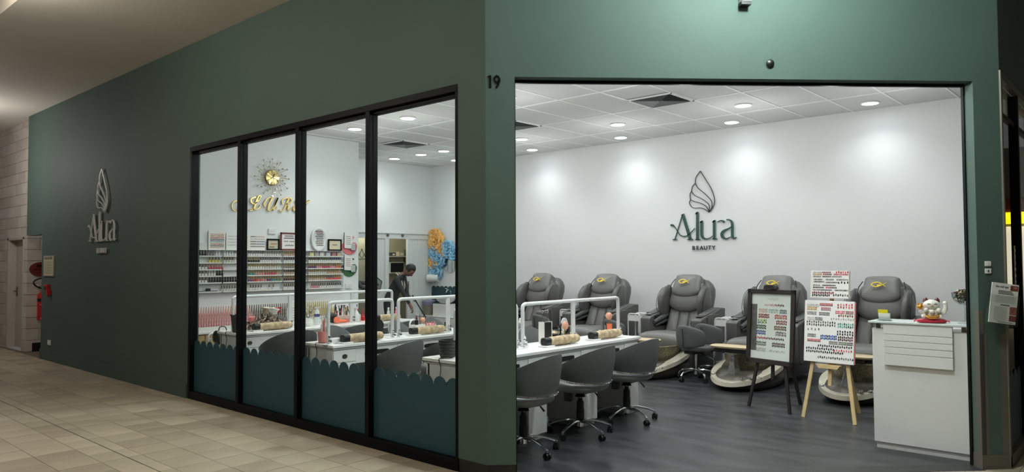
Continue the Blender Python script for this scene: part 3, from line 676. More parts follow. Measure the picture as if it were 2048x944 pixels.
# ---- massage pedicure chair, local +X forward, origin at wall on floor
def pedi_chair(label, s_):
    r = thing('pedicure_chair', label, 'chair', (TL-.02, s_, 0), pi, 'grey massage pedicure chairs along the back wall')
    X, Y, Z = Vector((1, 0, 0)), Vector((0, 1, 0)), Vector((0, 0, 1))
    # rear body
    b = MB(); b.loft([superring((.72, 0, .06), X, Y, .60, .33, 6, 24), superring((.74, 0, .36), X, Y, .62, .35, 6, 24), superring((.74, 0, .40), X, Y, .60, .34, 6, 24)]); b.build('body', M_leather2, r, ang=50)
    # hood (back shell)
    lean = Vector((-.40, 0, .92)).normalized(); fw = Vector((.92, 0, .40)).normalized(); bo = Vector((.92, 0, .48))
    def P_(a, up, out): return bo+Y*a+lean*up+fw*out
    b = MB(); rings = []
    for up, w_, d in ((.0, .30, .10), (.15, .31, .12), (.35, .32, .14), (.55, .33, .145), (.70, .33, .14), (.80, .315, .125), (.87, .27, .10), (.91, .22, .06), (.925, .10, .02)):
        rings.append(superring(P_(0, up, -.16), Y, fw, w_, d, 3.2, 24))
    b.loft(rings); b.build('back_shell', M_leather2, r, ang=60)
    # seat
    b = MB(); b.loft([superring((x, 0, z), Y, (0, 0, 1), w_, h_, 3.5, 24) for x, z, w_, h_ in ((.80, .46, .30, .08), (.95, .46, .335, .095), (1.2, .462, .35, .105), (1.38, .46, .35, .11), (1.47, .455, .345, .105), (1.52, .45, .335, .085), (1.54, .445, .29, .045))])
    b.build('seat', M_leather, r, ang=60)
    sm = MB()
    for y in (-.03, .03): sm.tube([(1.0, y, .562), (1.3, y, .566), (1.42, y, .562), (1.50, y, .525), (1.53, y, .47)], .003, 5)
    sm.build('seat_seam', M_blackp, r)
    # lower back: three vertical sections
    for y0, y1 in ((-.265, -.085), (-.08, .08), (.085, .265)):
        o_ = [(y0, .02), (y1, .02), (y1*.93, .42), (y0*.93, .42)]
        ol = []
        for i in range(4):
            p, q = o_[i], o_[(i+1) % 4]
            for k in range(4): ol.append((p[0]+(q[0]-p[0])*k/4, p[1]+(q[1]-p[1])*k/4))
        b = MB(); b.pad(ol, bo-fw*.03, Y, lean, fw, .035, 4, back=.03, power=.5); b.build('lower_back_panel', M_leather, r, ang=70)
    # upper back pad with rounded bottom
    def shield(wt, wb, h, rb, n=10):
        pts = []
        for k in range(n+1):
            a = pi+pi*k/n; pts.append((wb*cos(a), rb*(1+sin(a)*1.0)))
        for k in range(1, 5): pts.append((wb+(wt-wb)*k/5, rb+(h-rb)*k/5))
        for k in range(7): pts.append((wt*cos(pi/2*k/6)**.6 if k < 6 else 0, h+.04*sin(pi/2*k/6)))
        L = [(-x, y) for x, y in pts[-2:n:-1]]
        return pts+L
    b = MB(); b.pad(shield(.25, .27, .42, .13), P_(0, .36, .02), Y, lean, fw, .085, 6, back=.06, power=.55); b.build('upper_back_pad', M_leather, r, ang=70)
    # head pad draped over top
    b = MB(); hd = (lean*.93+fw*(-.1)).normalized(); hn = hd.cross(Y)*-1
    hn = Vector((hd.z, 0, -hd.x))
    b.pad(shield(.20, .225, .33, .10), P_(0, .555, .10), Y, hd, hn, .06, 6, back=.12, power=.55); b.build('head_pad', M_leather, r, ang=70)
    for q in (-1, 1):
        st = MB(); st.tube([P_(q*.235, .86, .03), P_(q*.265, .78, .055), P_(q*.285, .64, .07), P_(q*.285, .44, .06)], .006, 6)
        st.build('back_piping', M_blackp, r)
    # shoulder wings
    for q in (-1, 1):
        b = MB(); rings = []
        for k in range(11):
            u = k/10; up = .24+.50*u; w = max(sin(pi*(.04+.92*u))**.55, .05); c = P_(q*(.315-.02*abs(u-.5)), up, .03+.03*sin(pi*u))
            rings.append(superring(c, Y, fw, .065*w, .175*w, 2.4, 18))
        b.loft(rings); b.build('shoulder_wing', M_leather2, r, ang=60)
        sm = MB(); sm.tube(bez([P_(q*.355, .28, .13), P_(q*.37, .40, .19), P_(q*.37, .56, .19), P_(q*.355, .68, .13)], 5), .004, 5); sm.build('wing_seam', M_blackp, r)
        g_ = MB()
        for k, dx in enumerate((0, .028)): g_.tube(bez([P_(q*(.275+dx), .30, .07), P_(q*(.285+dx), .5, .11), P_(q*(.27+dx), .74, .08)], 5), .016, 8)
        g_.build('side_cushion', M_shell, r)
    # arms
    for q in (-1, 1):
        b = MB(); yo = q*.40
        prof = [(.50, .30), (1.14, .24), (1.18, .30), (1.19, .72), (1.16, .75), (1.02, .78), (.58, .88), (.46, .87)]
        rings = []
        for y, ins in ((-.085, .02), (-.075, .0), (.075, 0), (.085, .02)):
            cx, cz = .88, .58
            rings.append([(cx+(x-cx)*(1-ins), yo+y, cz+(z-cz)*(1-ins)) for x, z in prof])
        b.loft(rings); ar = b.build('arm', M_leather2, r, bevel=.01)
        b = MB(); b.pad([(x, y*q) if q > 0 else (x, -y*q) for x, y in [(-.22, -.06), (.22, -.055), (.25, 0), (.22, .055), (-.22, .06)]], (.80, yo, .836), Vector((1, 0, -.2)).normalized(), Y, Vector((.2, 0, 1)).normalized(), .022, 3); b.build('arm_pad', M_shell, ar, ang=60)
        b = MB(); b.box(.62, 1.1, yo-q*.085-.004, yo-q*.085+.004, .60, .76); b.build('arm_recess', M_blackp, ar, bevel=.02)
        b = MB(); b.tube([(.6, yo-q*.10, .80), (.85, yo-q*.105, .74), (1.12, yo-q*.10, .67)], [.03, .038, .028], 12); b.tube([(.6, yo-q*.095, .70), (.85, yo-q*.10, .665), (1.08, yo-q*.09, .62)], [.02, .026, .02], 12); b.build('arm_roll', M_shell, ar)
        if q < 0 or True:
            cp = MB(); cp.box(1.02, 1.13, yo-.045, yo+.045, .772, .785); cp.build('control_pad', M_steelp if q > 0 else M_chrome, ar, bevel=.003)
        if q < 0:   # pocket on the outer face
            pk = MB(); pk.box(.68, 1.0, yo-.102, yo-.085, .46, .80); pk.build('pocket', M_leather2, ar, bevel=.008)
            kb = MB(); kb.cyl((.80, yo-.10, .66), (.80, yo-.112, .66), .025); kb.build('pocket_button', M_blackp, ar)
        if q > 0:
            pk = MB(); pk.box(.70, 1.02, yo+.085, yo+.102, .46, .80); pk.build('pocket', M_leather2, ar, bevel=.008)
    # emblem: loop-tail mark in gold
    em = MB(); eo = P_(0, .77, .165); k_ = .09
    loop = bez([(.9, .42), (.35, -.05), (-.1, -.38), (-.6, -.4), (-1, 0), (-.6, .4), (-.05, .42), (.35, .05), (.85, -.42)], 6)
    em.ribbon([(x*k_, y*k_*.75) for x, y in loop], [.005+.009*sin(pi*i/(len(loop)-1)) for i in range(len(loop))], eo, Y, hd, hn, .004)
    em.ribbon([(k_*.25, -k_*.12), (-k_*.3, -k_*.12)], .02, eo, Y, hd, hn, .002)
    em.ribbon([(k_*.3, k_*.12), (-k_*.1, k_*.12)], .006, eo, Y, hd, hn, .002)
    em.build('gold_emblem', mat('emblem_gold', (226, 196, 60), .35, .4), r, smooth=False)
    # foot spa
    b = MB(); b.loft([superring((1.55, 0, z), X, Y, rx, ry, 2.3, 32) for z, rx, ry in ((0, .50, .30), (.03, .56, .34), (.10, .60, .37), (.17, .56, .35), (.22, .48, .30))]); b.build('spa_base', M_base, r, ang=50)
    b = MB()   # cream rim sweeping up toward the seat
    n = 40; ro, ri = [], []
    for k in range(n):
        a = 2*pi*k/n; ca, sa = cos(a), sin(a); lift = .06+.21*(max(0, .5-.5*ca))**1.3+ .05*abs(sa)**2
        ro.append((1.60+.62*ca, .40*sa, lift)); ri.append((1.57+.46*ca, .30*sa, lift+.085))
    rm = [(1.585+(p[0]-1.585)*.985, p[1]*.985, p[2]+.05) for p in ro]
    b.loft([[(x, y, z) for x, y, z in ro], rm, ri, [(1.57+(x-1.57)*.85, y*.85, z-.10) for x, y, z in ri]], caps=False); b.build('basin_rim', M_cream, r, ang=60)
    b = MB(); b.loft([superring((1.52-.02*0, 0, z), X, Y, rx, ry, 2.4, 32) for z, rx, ry in ((.13, .25, .20), (.20, .31, .245), (.30, .345, .27), (.395, .36, .285), (.405, .375, .295), (.41, .355, .28), (.38, .33, .255), (.28, .30, .23), (.20, .2, .15), (.19, .02, .02))]); bw_ = b.build('basin', M_bowl, r, ang=60)
    lip = MB(); lip.tube(superring((1.52, 0, .41), X, Y, .37, .29, 2.4, 32), .007, 6, closed=True); lip.build('basin_lip', mat('pale_gold', (190, 182, 150), .25, .7), bw_)
    for k, (x, y) in enumerate(((2.05, .24), (2.12, .17), (2.0, -.27), (1.9, -.31), (1.95, .30))): 
        jt = MB(); jt.lathe([(.026, 0), (.024, .012), (.012, .02), (.001, .02)], c=(x, y, .155), n=12); jt.build('jet_knob', M_chrome, r)
    b = MB(); b.loft([[(2.0+dx*s_[0], dy*s_[1]+0, s_[2]) for dx, dy in ((-1, -1), (1, -.8), (1, .8), (-1, 1))] for s_ in ((.10, .085, .09), (.085, .075, .16), (.045, .035, .32), (.035, .028, .44), (.045, .05, .47))]); b.build('footrest_column', M_chrome, r, bevel=.006)
    b = MB(); b.box(1.91, 2.07, -.2, .2, .44, .49); b.cyl((1.99, -.25, .465), (1.99, .25, .465), .022); b.build('footrest_bracket', M_blackp, r, bevel=.01)
    b = MB()
    for y in (-.16, -.08, .08, .16): b.ball((1.935, y, .465), .016, n=8, k=6)
    b.build('bracket_bolt', M_chrome, r)
    b = MB(); b.loft([superring((1.98, 0, z), X, Y, rx, ry, 3.5, 24) for z, rx, ry in ((.49, .10, .27), (.497, .115, .29), (.515, .12, .295), (.525, .11, .28))]); b.build('footrest_pad', mat('beige_pad', (196, 176, 142), .5), r, ang=60)
    return r
PC = 'grey leather pedicure massage chair with gold emblem, '
pc = pedi_chair(PC+'leftmost of five along the wall', 8.06)
for s_, lb in [(6.72, 'second from left, behind the desk rail'), (5.27, 'middle one, behind the two stools'), (3.95, 'partly behind the black framed board'), (2.64, 'behind the wooden easel and counter')]:
    dup(pc, None, (TL-.02, s_, 0), pi, PC+lb)
# ---- side carts between chairs: chrome bent frame with white tray panel
def cart(label, t, s_):
    r = thing('side_cart', label, 'cart', (t, s_, 0), .0, 'small chrome framed carts beside the pedicure chairs')
    b = MB(); w_ = .105
    for x in (-.1, .1):
        b.tube([(x, -w_, 0.02), (x, -w_, .70)]+bez([(x, -w_, .72), (x, -w_+.01, .75), (x, -w_+.04, .762)], 3)+bez([(x, w_-.04, .762), (x, w_-.01, .75), (x, w_, .72)], 3)+[(x, w_, .02)], .009, 8)
    b.build('frame', MATS['white_powder_coat'], r)
    for z in (.69, .40, .15): MB().box(-.1, .1, -w_, w_, z, z+.02).build('shelf', M_gloss, r, bevel=.003)
    MB().box(-.105, -.098, -w_+.01, w_-.01, .655, .745).build('tray_front', M_gloss, r)
    return r
for t, s_, lb in [(9.5, 5.99, 'left of the middle pedicure chair'), (9.5, 4.585, 'right of the middle pedicure chair'), (9.6, 7.37, 'between the first two pedicure chairs')]:
    cart('chrome framed white side cart '+lb, t, s_)

LOGO = {'emblem': [([(5.393, 2.942), (5.307, 2.809), (5.206, 2.64), (5.158, 2.475), (5.186, 2.374), (5.255, 2.297)], 7), ([(5.393, 2.942), (5.451, 2.873), (5.476, 2.822), (5.481, 2.763), (5.527, 2.714), (5.548, 2.641), (5.573, 2.59), (5.568, 2.507), (5.585, 2.456), (5.548, 2.394), (5.491, 2.373), (5.394, 2.371), (5.322, 2.345), (5.255, 2.297)], 7), ([(5.481, 2.763), (5.438, 2.685), (5.326, 2.589), (5.232, 2.494), (5.204, 2.434), (5.21, 2.361), (5.255, 2.297)], 7), ([(5.548, 2.641), (5.504, 2.578), (5.391, 2.519), (5.296, 2.454), (5.249, 2.393), (5.25, 2.304)], 7), ([(5.568, 2.507), (5.49, 2.473), (5.377, 2.436), (5.297, 2.38), (5.255, 2.305)], 7)], 'A': [([(5.707, 2.289), (5.577, 1.886)], 30), ([(5.711, 2.274), (5.847, 1.893)], 9), ([(5.887, 1.892), (5.81, 1.89)], 9), ([(5.626, 1.886), (5.531, 1.884)], 9), ([(5.925, 2.12), (5.887, 2.117), (5.853, 2.095), (5.803, 2.028), (5.754, 1.959), (5.67, 1.937), (5.595, 1.969), (5.495, 2.06)], [16, 22, 10, 8, 9, 9, 8, 7])], 'l': [([(5.451, 2.299), (5.457, 1.879)], 26), ([(5.486, 2.276), (5.469, 2.288), (5.438, 2.309)], [5, 18, 12]), ([(5.495, 1.883), (5.409, 1.881)], 9)], 'u': [([(5.38, 2.163), (5.383, 1.971), (5.365, 1.911), (5.308, 1.888), (5.241, 1.901), (5.205, 1.929)], [26, 26, 24, 12, 9, 7]), ([(5.407, 2.139), (5.394, 2.148), (5.361, 2.168)], [5, 18, 12]), ([(5.17, 2.162), (5.175, 1.88)], 26), ([(5.201, 2.138), (5.186, 2.148), (5.152, 2.168)], [5, 18, 12]), ([(5.206, 1.884), (5.123, 1.882)], 9)], 'r': [([(5.119, 2.138), (5.072, 2.159), (5.03, 2.152), (5.006, 2.13)], [8, 10, 16, 24])], 'a': [([(4.972, 2.168), (4.926, 2.166), (4.888, 2.133), (4.879, 2.071), (4.881, 1.935), (4.862, 1.887), (4.816, 1.9)], [10, 12, 20, 25, 25, 18, 7]), ([(4.885, 2.064), (4.943, 2.033), (5.017, 2.001), (5.049, 1.954), (5.03, 1.903), (4.976, 1.883), (4.902, 1.911)], [8, 12, 22, 30, 24, 12, 6])]}
GOLD = {'A': [([(5.256, 2.438), (5.219, 2.445), (5.174, 2.429), (5.145, 2.381), (5.161, 2.318), (5.214, 2.302), (5.267, 2.36), (5.305, 2.446), (5.287, 2.333), (5.326, 2.326)], 14)], 'L': [([(5.515, 2.519), (5.444, 2.491), (5.445, 2.44), (5.495, 2.419), (5.556, 2.47), (5.596, 2.534), (5.565, 2.541), (5.53, 2.468), (5.496, 2.372), (5.456, 2.323), (5.421, 2.321), (5.436, 2.343), (5.516, 2.34), (5.577, 2.372), (5.587, 2.415)], [14, 18, 20, 14, 12, 14, 18, 26, 24, 16, 12, 10, 16, 16, 8])], 'U': [([(5.675, 2.386), (5.648, 2.428), (5.7, 2.507), (5.762, 2.53), (5.778, 2.512), (5.731, 2.423), (5.716, 2.345), (5.753, 2.338), (5.816, 2.408), (5.873, 2.532)], [18, 18, 16, 14, 24, 28, 24, 14, 16, 30]), ([(5.873, 2.532), (5.821, 2.399), (5.803, 2.345), (5.837, 2.361), (5.858, 2.396)], [24, 26, 18, 10, 8])], 'R': [([(5.959, 2.435), (5.948, 2.493), (5.996, 2.53), (6.083, 2.54), (6.111, 2.503), (6.073, 2.461), (6.019, 2.448), (6.051, 2.421), (6.043, 2.362), (6.085, 2.364), (6.106, 2.394)], [16, 16, 14, 16, 18, 14, 10, 20, 18, 10, 8]), ([(6.061, 2.539), (6.019, 2.439), (5.965, 2.348), (5.912, 2.336), (5.901, 2.355)], [22, 26, 18, 14, 10])], 'E': [([(6.272, 2.492), (6.227, 2.524), (6.177, 2.497), (6.211, 2.444), (6.15, 2.421), (6.145, 2.362), (6.206, 2.345), (6.306, 2.385), (6.362, 2.468), (6.419, 2.521), (6.391, 2.519)], [12, 14, 18, 12, 16, 20, 14, 10, 16, 26, 8])]}
# ================================================================== SIGNS
YA, ZA = Vector((0, 1, 0)), Vector((0, 0, 1))
def salon_sign(label, o, nrm, S0, D0, ks, kz, m1, m2, m3, th, ctr_beauty, group, tsize):
    """letters traced on the (s, z) wall plane; (S0, D0) new centre, ks/kz scale"""
    r = thing('salon_sign', label, 'sign', (o, S0, D0), 0, group)
    def mp(p): return ((p[0]-5.37)*ks, (p[1]-1.88)*kz)
    for n in ('A', 'l', 'u', 'r', 'a'):
        mb = MB()
        for pts, w_ in LOGO[n]:
            P2 = [mp(p) for p in pts]
            if not isinstance(w_, list): w_ = [w_]*len(pts)
            if len(P2) > 2:
                Q = bez([(a[0], a[1], b*.0016*ks) for a, b in zip(P2, w_)], 6); P2 = [q[:2] for q in Q]; W = [q[2] for q in Q]
            else: W = [b*.0016*ks for b in w_]
            mb.ribbon(P2, W, (0, 0, 0), YA, ZA, nrm, th)
        mb.build('letter', m1, r, smooth=False)
    mb = MB()
    for pts, w_ in LOGO['emblem']: 
        Q = bez([mp(p) for p in pts], 6); mb.ribbon(Q, w_*.0016*ks*(.85 if m1 is not M_silver else 1.05), (0, 0, 0), YA, ZA, nrm, th)
    mb.build('wing_emblem', m2, r, smooth=False)
    x = ctr_beauty[0]
    wd = .404*ks/6
    for i, ch in enumerate('BEAUTY'):
        mb = MB(); text_into(mb, ch, tsize, ((0, ctr_beauty[0]+wd*2.5-wd*i, ctr_beauty[1])), -YA, ZA, nrm, th/2, 1.0, .001)
        mb.build('letter', m3, r, smooth=False)
salon_sign('dark green salon name sign with leaf wing emblem on the white back wall', TL-.014, Vector((-1, 0, 0)), 5.37, 1.88, 1, 1, M_dgreen, M_dark, M_dark, .012, (-.015, -.158), 'salon name signs', .088)
salon_sign('white salon name sign with leaf wing emblem on the green facade wall', TF-.016, Vector((-1, 0, 0)), 11.10, 1.86, .94, .955, M_silver, M_silver, M_silver, .014, (-.01, -.165), 'salon name signs', .10)
bpy.data.objects['salon_sign']['group'] = 'salon name signs'
# gold script letters above the polish shelves, each letter a thing of its own
gold_lab = {'A': 'gold script letter A, partly behind the first window mullion', 'L': 'gold script letter L on the polish wall', 'U': 'gold script letter U between L and R', 'R': 'gold script letter R on the polish wall', 'E': 'gold script letter E, mostly behind the middle window mullion'}
for n in 'ALURE':
    mb = MB(); P0 = GOLD[n][0][0][0]
    for pts, w_ in GOLD[n]:
        if not isinstance(w_, list): w_ = [w_]*len(pts)
        Q = bez([(p[0]-P0[0], p[1]-P0[1], b*.00098) for p, b in zip(pts, w_)], 6)
        mb.ribbon([q[:2] for q in Q], [q[2] for q in Q], (0, 0, 0), Vector((1, 0, 0)), ZA, Vector((0, -1, 0)), .02)
    o = mb.build('gold_letter', M_gold, None, smooth=False); o.location = (P0[0], SS-.012, P0[1]); tag(o, gold_lab[n], 'letter', 'gold script letters on the polish wall')
# sunburst clock
ck = thing('sunburst_clock', 'gold sunburst wall clock with crystal tipped rays above the gold letters', 'clock', (5.77, SS-.03, 2.83))
mb = MB(); prof = [(.001, .03), (.05, .033), (.11, .022), (.12, .01), (.12, 0), (.001, 0)]
mb.lathe(prof, n=32); mb.v = [(x, -z, y) for x, y, z in mb.v]; mb.build('dial', M_gold, ck)
fl = MB()
for k in range(12):
    a = 2*pi*k/12; b = a+.12; fl.add([(0, -.036, 0), (.108*cos(a-.13), -.026, .108*sin(a-.13)), (.108*cos(a+.13), -.034 if k % 2 else -.027, .108*sin(a+.13))], [(0, 1, 2)])
fl.build('dial_facet', mat('pale_gold_facet', (238, 222, 160), .25, .8), ck, smooth=False)
hd = MB(); hd.obox((.012, -.04, .025), (.008, .003, .07), (1, 0, -.45)); hd.obox((-.02, -.042, -.006), (.05, .003, .006), (1, 0, .3)); hd.build('hand', M_blackp, ck)
rng = random.Random(3)
for k in range(36):
    a = 2*pi*k/36; L_ = [.285, .225, .17][k % 3]+rng.uniform(-.012, .012); mb = MB()
    mb.tube([(.11*cos(a), -.012, .11*sin(a)), (.19*cos(a+.05), -.02, .19*sin(a+.05)) if L_ > .2 else (.14*cos(a), -.015, .14*sin(a)), (L_*cos(a), -.012, L_*sin(a))], .0022, 4)
    ry = mb.build('ray', M_gold, ck); mb = MB(); mb.ball((L_*cos(a), -.014, L_*sin(a)), .014, n=6, k=4); mb.build('crystal', mat('crystal_bead', (205, 198, 170), .08, .5), ry, smooth=False)
# 19 numerals on the column
for ch, dx in (('1', .034), ('9', .082)):
    mb = MB(); XA = Vector((1, 0, 0)); NA = Vector((0, -1, 0))
    if ch == '1': mb.ribbon([(.0, .0), (.0, .092)], .015, (0, 0, 0), XA, ZA, NA, .006); mb.ribbon([(-.015, .078), (.0, .088)], .014, (0, 0, 0), XA, ZA, NA, .0055)
    else: mb.ribbon(bez([(.0185, .065), (.0, .037), (-.018, .065), (.0, .0885), (.0185, .065), (.013, .035), (-.004, .0)], 6), .0135, (0, 0, 0), XA, ZA, NA, .006)
    o = mb.build('house_numeral', M_black, None, smooth=False); o.rotation_euler = (0, 0, -pi/4)
    o.location = (TF+dx*r2, CS-dx*r2, 2.81); tag(o, {'1': 'black numeral 1, first figure of the shop number on the green column', '9': 'black numeral 9, second figure of the shop number on the green column'}[ch], 'number', 'shop number')
def on_cham(x, z, out=0.0): return (TF+x*r2-out*r2, CS-x*r2-out*r2, z)
kn = thing('smoke_sensor', 'small dark round sensor on the green wall above the opening', 'sensor', on_cham(2.11, 3.01), -pi/4)
mb = MB(); mb.lathe([(.001, 0), (.03, 0), (.03, .012), (.02, .02), (.001, .022)], n=20); mb.v = [(x, -z, y) for x, y, z in mb.v]; mb.build('body', M_blackp, kn)
mb = MB(); mb.lathe([(.03, 0), (.036, 0), (.036, .004), (.03, .004)], n=20); mb.v = [(x, -z, y) for x, y, z in mb.v]; mb.build('ring', M_paint, kn)
sb = thing('motion_detector', 'small white box with dark underside at the top edge, above the opening', 'sensor', on_cham(1.918, 3.455), -pi/4)
MB().box(-.035, .035, -.075, 0, .0, .12).build('housing', M_gloss, sb, bevel=.004); MB().box(-.04, .034, -.07, 0, -.025, 0.0).build('lens', M_blackp, sb)
# ================================================================== EXTERIOR FITTINGS
nf = thing('notice_frame', 'small cream framed notice beside the niche on the green facade', 'notice', (TF-.012, 13.40, 1.51))
MB().box(-.006, .012, -.25, .25, -.165, .165).build('frame', mat('aluminium_frame', (170, 168, 158), .4, .4), nf, bevel=.003)
MB().box(-.009, -.006, -.235, .235, -.15, .15).build('paper', mat('cream_notice', (186, 180, 152), .6), nf)
tb = MB(); text_into(tb, 'EVACUATION', .06, (-.0095, 0, .105), -YA, ZA, Vector((-1, 0, 0)), .0005, 1.0, .001)
for k in range(9): tb.box(-.0105, -.009, -.2+.03*(k % 2), .2, .075-.024*k, .079-.024*k)
tb.build('print', M_dark, nf, kind='stuff')
fc = thing('fire_call_point', 'small red fire call point with a cable box on the green facade', 'call point', (TF-.001, 13.43, 1.155))
MB().box(-.05, 0, -.075, .075, -.06, .06).build('housing', M_red, fc, bevel=.006); MB().box(-.056, -.05, -.04, .04, -.035, .035).build('glass_plate', M_dark, fc); MB().box(-.06, 0, -.14, -.085, -.11, -.02).build('side_box', M_red, fc, bevel=.004)
so = thing('power_socket', 'white power socket low on the green facade near the niche', 'socket', (TF-.001, 13.33, .29))
MB().box(-.014, 0, -.07, .07, -.04, .04).build('plate', M_gloss, so, bevel=.004); MB().box(-.018, -.014, -.03, .03, -.018, .018).build('rocker', M_paper, so, bevel=.003)
fe = thing('fire_extinguisher', 'red fire extinguisher with black hose hanging on the niche wall', 'extinguisher', (4.13, 14.90, .55))
mb = MB(); mb.lathe([(.001, 0), (.08, 0), (.088, .02), (.088, .43), (.075, .47), (.035, .50), (.025, .52), (.001, .52)], n=24); mb.build('cylinder', M_red, fe)
mb = MB(); mb.lathe([(.0885, .33), (.0895, .33), (.0895, .385), (.0885, .385)], n=24); mb.build('black_band', M_blackp, fe)
mb = MB(); mb.box(-.06, .03, -.0905, -.088, .02, .05); mb.build('label_plate', M_paper, fe)
tx = MB()
for k in range(4): text_into(tx, ['POWDER', 'ABE', 'DRY', 'FIRE'][k] if k < 0 else '|||', .03, (-.02, -.0895, .12+.03*k), Vector((1, 0, 0)), ZA, Vector((0, -1, 0)), .0005)
tx.box(-.075, .04, -.0905, -.088, .27, .28)
tx.build('label_print', M_paper, fe, kind='stuff')
mb = MB(); mb.cyl((0, 0, .52), (0, 0, .57), .02); mb.obox((-.03, 0, .60), (.11, .02, .012), (1, 0, .25)); mb.obox((-.03, 0, .575), (.10, .02, .012), (1, 0, -.1)); mb.build('valve_handle', M_chrome, fe)
mb = MB(); mb.tube(bez([(0, 0, .56), (-.08, -.02, .58), (-.15, -.03, .64), (-.14, -.03, .70), (-.03, -.03, .74), (.10, -.03, .72), (.16, -.02, .62), (.12, -.01, .3)], 8), .013, 8); mb.build('hose', M_blackp, fe)
rs = thing('fire_safety_sign', 'oval dark red sign on the painted block wall above the extinguisher', 'sign', (4.13, 14.985, 1.45))
mb = MB(); mb.loft([superring((0, y, 0), (1, 0, 0), (0, 0, 1), .20*k, .13*k, 2, 28) for y, k in ((0, 1), (-.008, 1))]); mb.build('plate', mat('maroon_plate', (110, 30, 34), .5), rs)
tx = MB(); text_into(tx, 'FIRE', .075, (-.02, -.009, .03), Vector((1, 0, 0)), ZA, Vector((0, -1, 0)), .001, 1, .002); text_into(tx, 'EXTINGUISHER', .04, (-.0, -.009, -.02), Vector((1, 0, 0)), ZA, Vector((0, -1, 0)), .001, .9); tx.box(-.13, .13, -.010, -.009, -.06, -.055)
tx.build('print', M_black, rs, kind='stuff')
ws = thing('wet_floor_sign', 'yellow folding floor sign, mostly hidden behind the facade end', 'floor sign', (4.02, 13.95, 0))
for q in (-1, 1):
    mb = MB(); mb.prism([(-.13, 0), (.13, 0), (.08, .58), (-.08, .58)], (0, .11*q, 0), Vector((1, 0, 0)), Vector((0, -.16*q, .99)), Vector((0, q, .0)), .012); mb.build('board', mat('yellow_sign', (212, 168, 34), .5), ws, bevel=.004)
# ---- right column: push buttons, brochure holder
for z, x, lb in ((1.52, LC-.13, 'upper small white switch plate on the green right column'), (1.465, LC-.13, 'lower small white switch plate with a dark mark on the right column')):
    s_ = thing('switch_plate', lb, 'switch', on_cham(x, z-.0), -pi/4, 'switch plates on the right column')
    MB().box(-.023, .023, -.008, 0, -.019, .019).build('plate', M_paper, s_, bevel=.002); MB().box(-.004, .004, -.011, -.008, -.008, .008).build('button', M_dark if 'lower' in lb else M_silver, s_)
bh = thing('brochure_holder', 'clear acrylic brochure holder with printed price lists, tilted on the right column', 'brochure holder', on_cham(LC-.075, 1.08, .02), -pi/4)
T_ = Matrix.Rotation(.13, 3, 'Y')
def tp(x, y, z): v = T_ @ Vector((x, y, z)); return v
mb = MB(); mb.obox(tp(0, -.05, .10), (.225, .003, .23), tp(1, 0, 0), (0, 1, 0)); mb.obox(tp(0, -.002, .16), (.225, .003, .34), tp(1, 0, 0), (0, 1, 0)); mb.obox(tp(0, -.026, -.012), (.225, .05, .003), tp(1, 0, 0), (0, 1, 0))
for q in (-1, 1): mb.obox(tp(q*.112, -.026, .10), (.003, .05, .23), tp(1, 0, 0), (0, 1, 0))
mb.build('acrylic_case', M_glass, bh)
for k in range(3):
    mb = MB(); mb.obox(tp(.004*k-.004, -.044+.008*k, .147), (.205, .002, .295), tp(1, 0, 0), (0, 1, 0)); pg = mb.build('price_list', M_paper, bh)
    if k == 0:
        pr = MB(); y_ = -.0456
        def bar(x0, x1, z, h, m=0): pr.obox(tp((x0+x1)/2, y_, z), (x1-x0, .0008, h), tp(1, 0, 0), (0, 1, 0), m)
        text_into(pr, 'the nail spa', .022, tp(-.030, y_, .262), tp(1, 0, 0), tp(0, 0, 1), Vector((0, -1, 0)), .0004, 1.0)
        for i in range(3): bar(-.055, .05+.008*i, .238-.010*i, .0045)
        for i in range(6): bar(-.075, .08, .20-.009*i, .0015, 1)
        bar(-.03, .04, .135, .006)
        for i in range(13): bar(-.075, .0+.01*(i % 3), .118-.0082*i, .0018, 1); bar(.012, .022, .118-.0082*i, .0018, 1)
        bar(-.04, .08, .009, .003)
        bar(.035, .095, .265, .038, 2); bar(.045, .098, .098, .058, 3); bar(.045, .098, .042, .042, 2); bar(.055, .085, .27, .012, 4); bar(.06, .08, .10, .03, 4)
        pr.build('print', [M_dark, mat('grey_print', (150, 150, 150), .6), mat('photo_brown', (120, 56, 48), .5), mat('photo_red', (164, 92, 84), .5), mat('photo_skin', (214, 160, 140), .5)], pg, kind='stuff')

# ================================================================== COUNTER
ct = thing('reception_counter', 'white reception counter with grooved raised front panel at the right of the opening', 'counter', (6.57, 1.06, 0))
MB().box(0, .46, 0, .805, .05, .985).build('body', M_gloss, ct, bevel=.004)
MB().box(.015, .44, .02, .79, 0, .05).build('plinth', mat('white_plinth', (206, 206, 204), .4), ct)
zz = [.690, .784, .838, .890, .943, 1.028]
for a, b in zip(zz, zz[1:]): MB().box(-.03, -.004, .215, .712, a+.0015, b-.0015).build('front_board', M_gloss, ct, bevel=.002)
MB().box(-.004, 0.0, .23, .70, .70, .98).build('mounting_board', M_gloss, ct)
for y in (.77, .15, .05): 
    mb = MB(); mb.box(.03, .065, y-.014, y+.014, .985, 1.03); mb.build('standoff', M_steel, ct)
mb = MB(); mb.box(-.04, .30, .02, .825, 1.03, 1.046); mb.build('glass_top', mat('frosted_glass', (206, 214, 210), .2, spec=.6), ct, bevel=.002)
CZ = 1.047
ch = thing('card_holder', 'clear card holder with white and yellow cards on the counter corner', 'card holder', (6.62, 1.80, CZ))
MB().box(-.03, .03, -.075, .03, 0, .004).box(-.032, -.029, -.075, .03, 0, .035).box(.01, .013, -.075, .03, 0, .06).build('acrylic_tray', M_acryl, ch)
for k in range(5): MB().obox((-.022+.006*k, -.022, .036), (.001, .085, .052), (1, 0, .25), (0, 1, 0)).build('card', M_paper, ch)
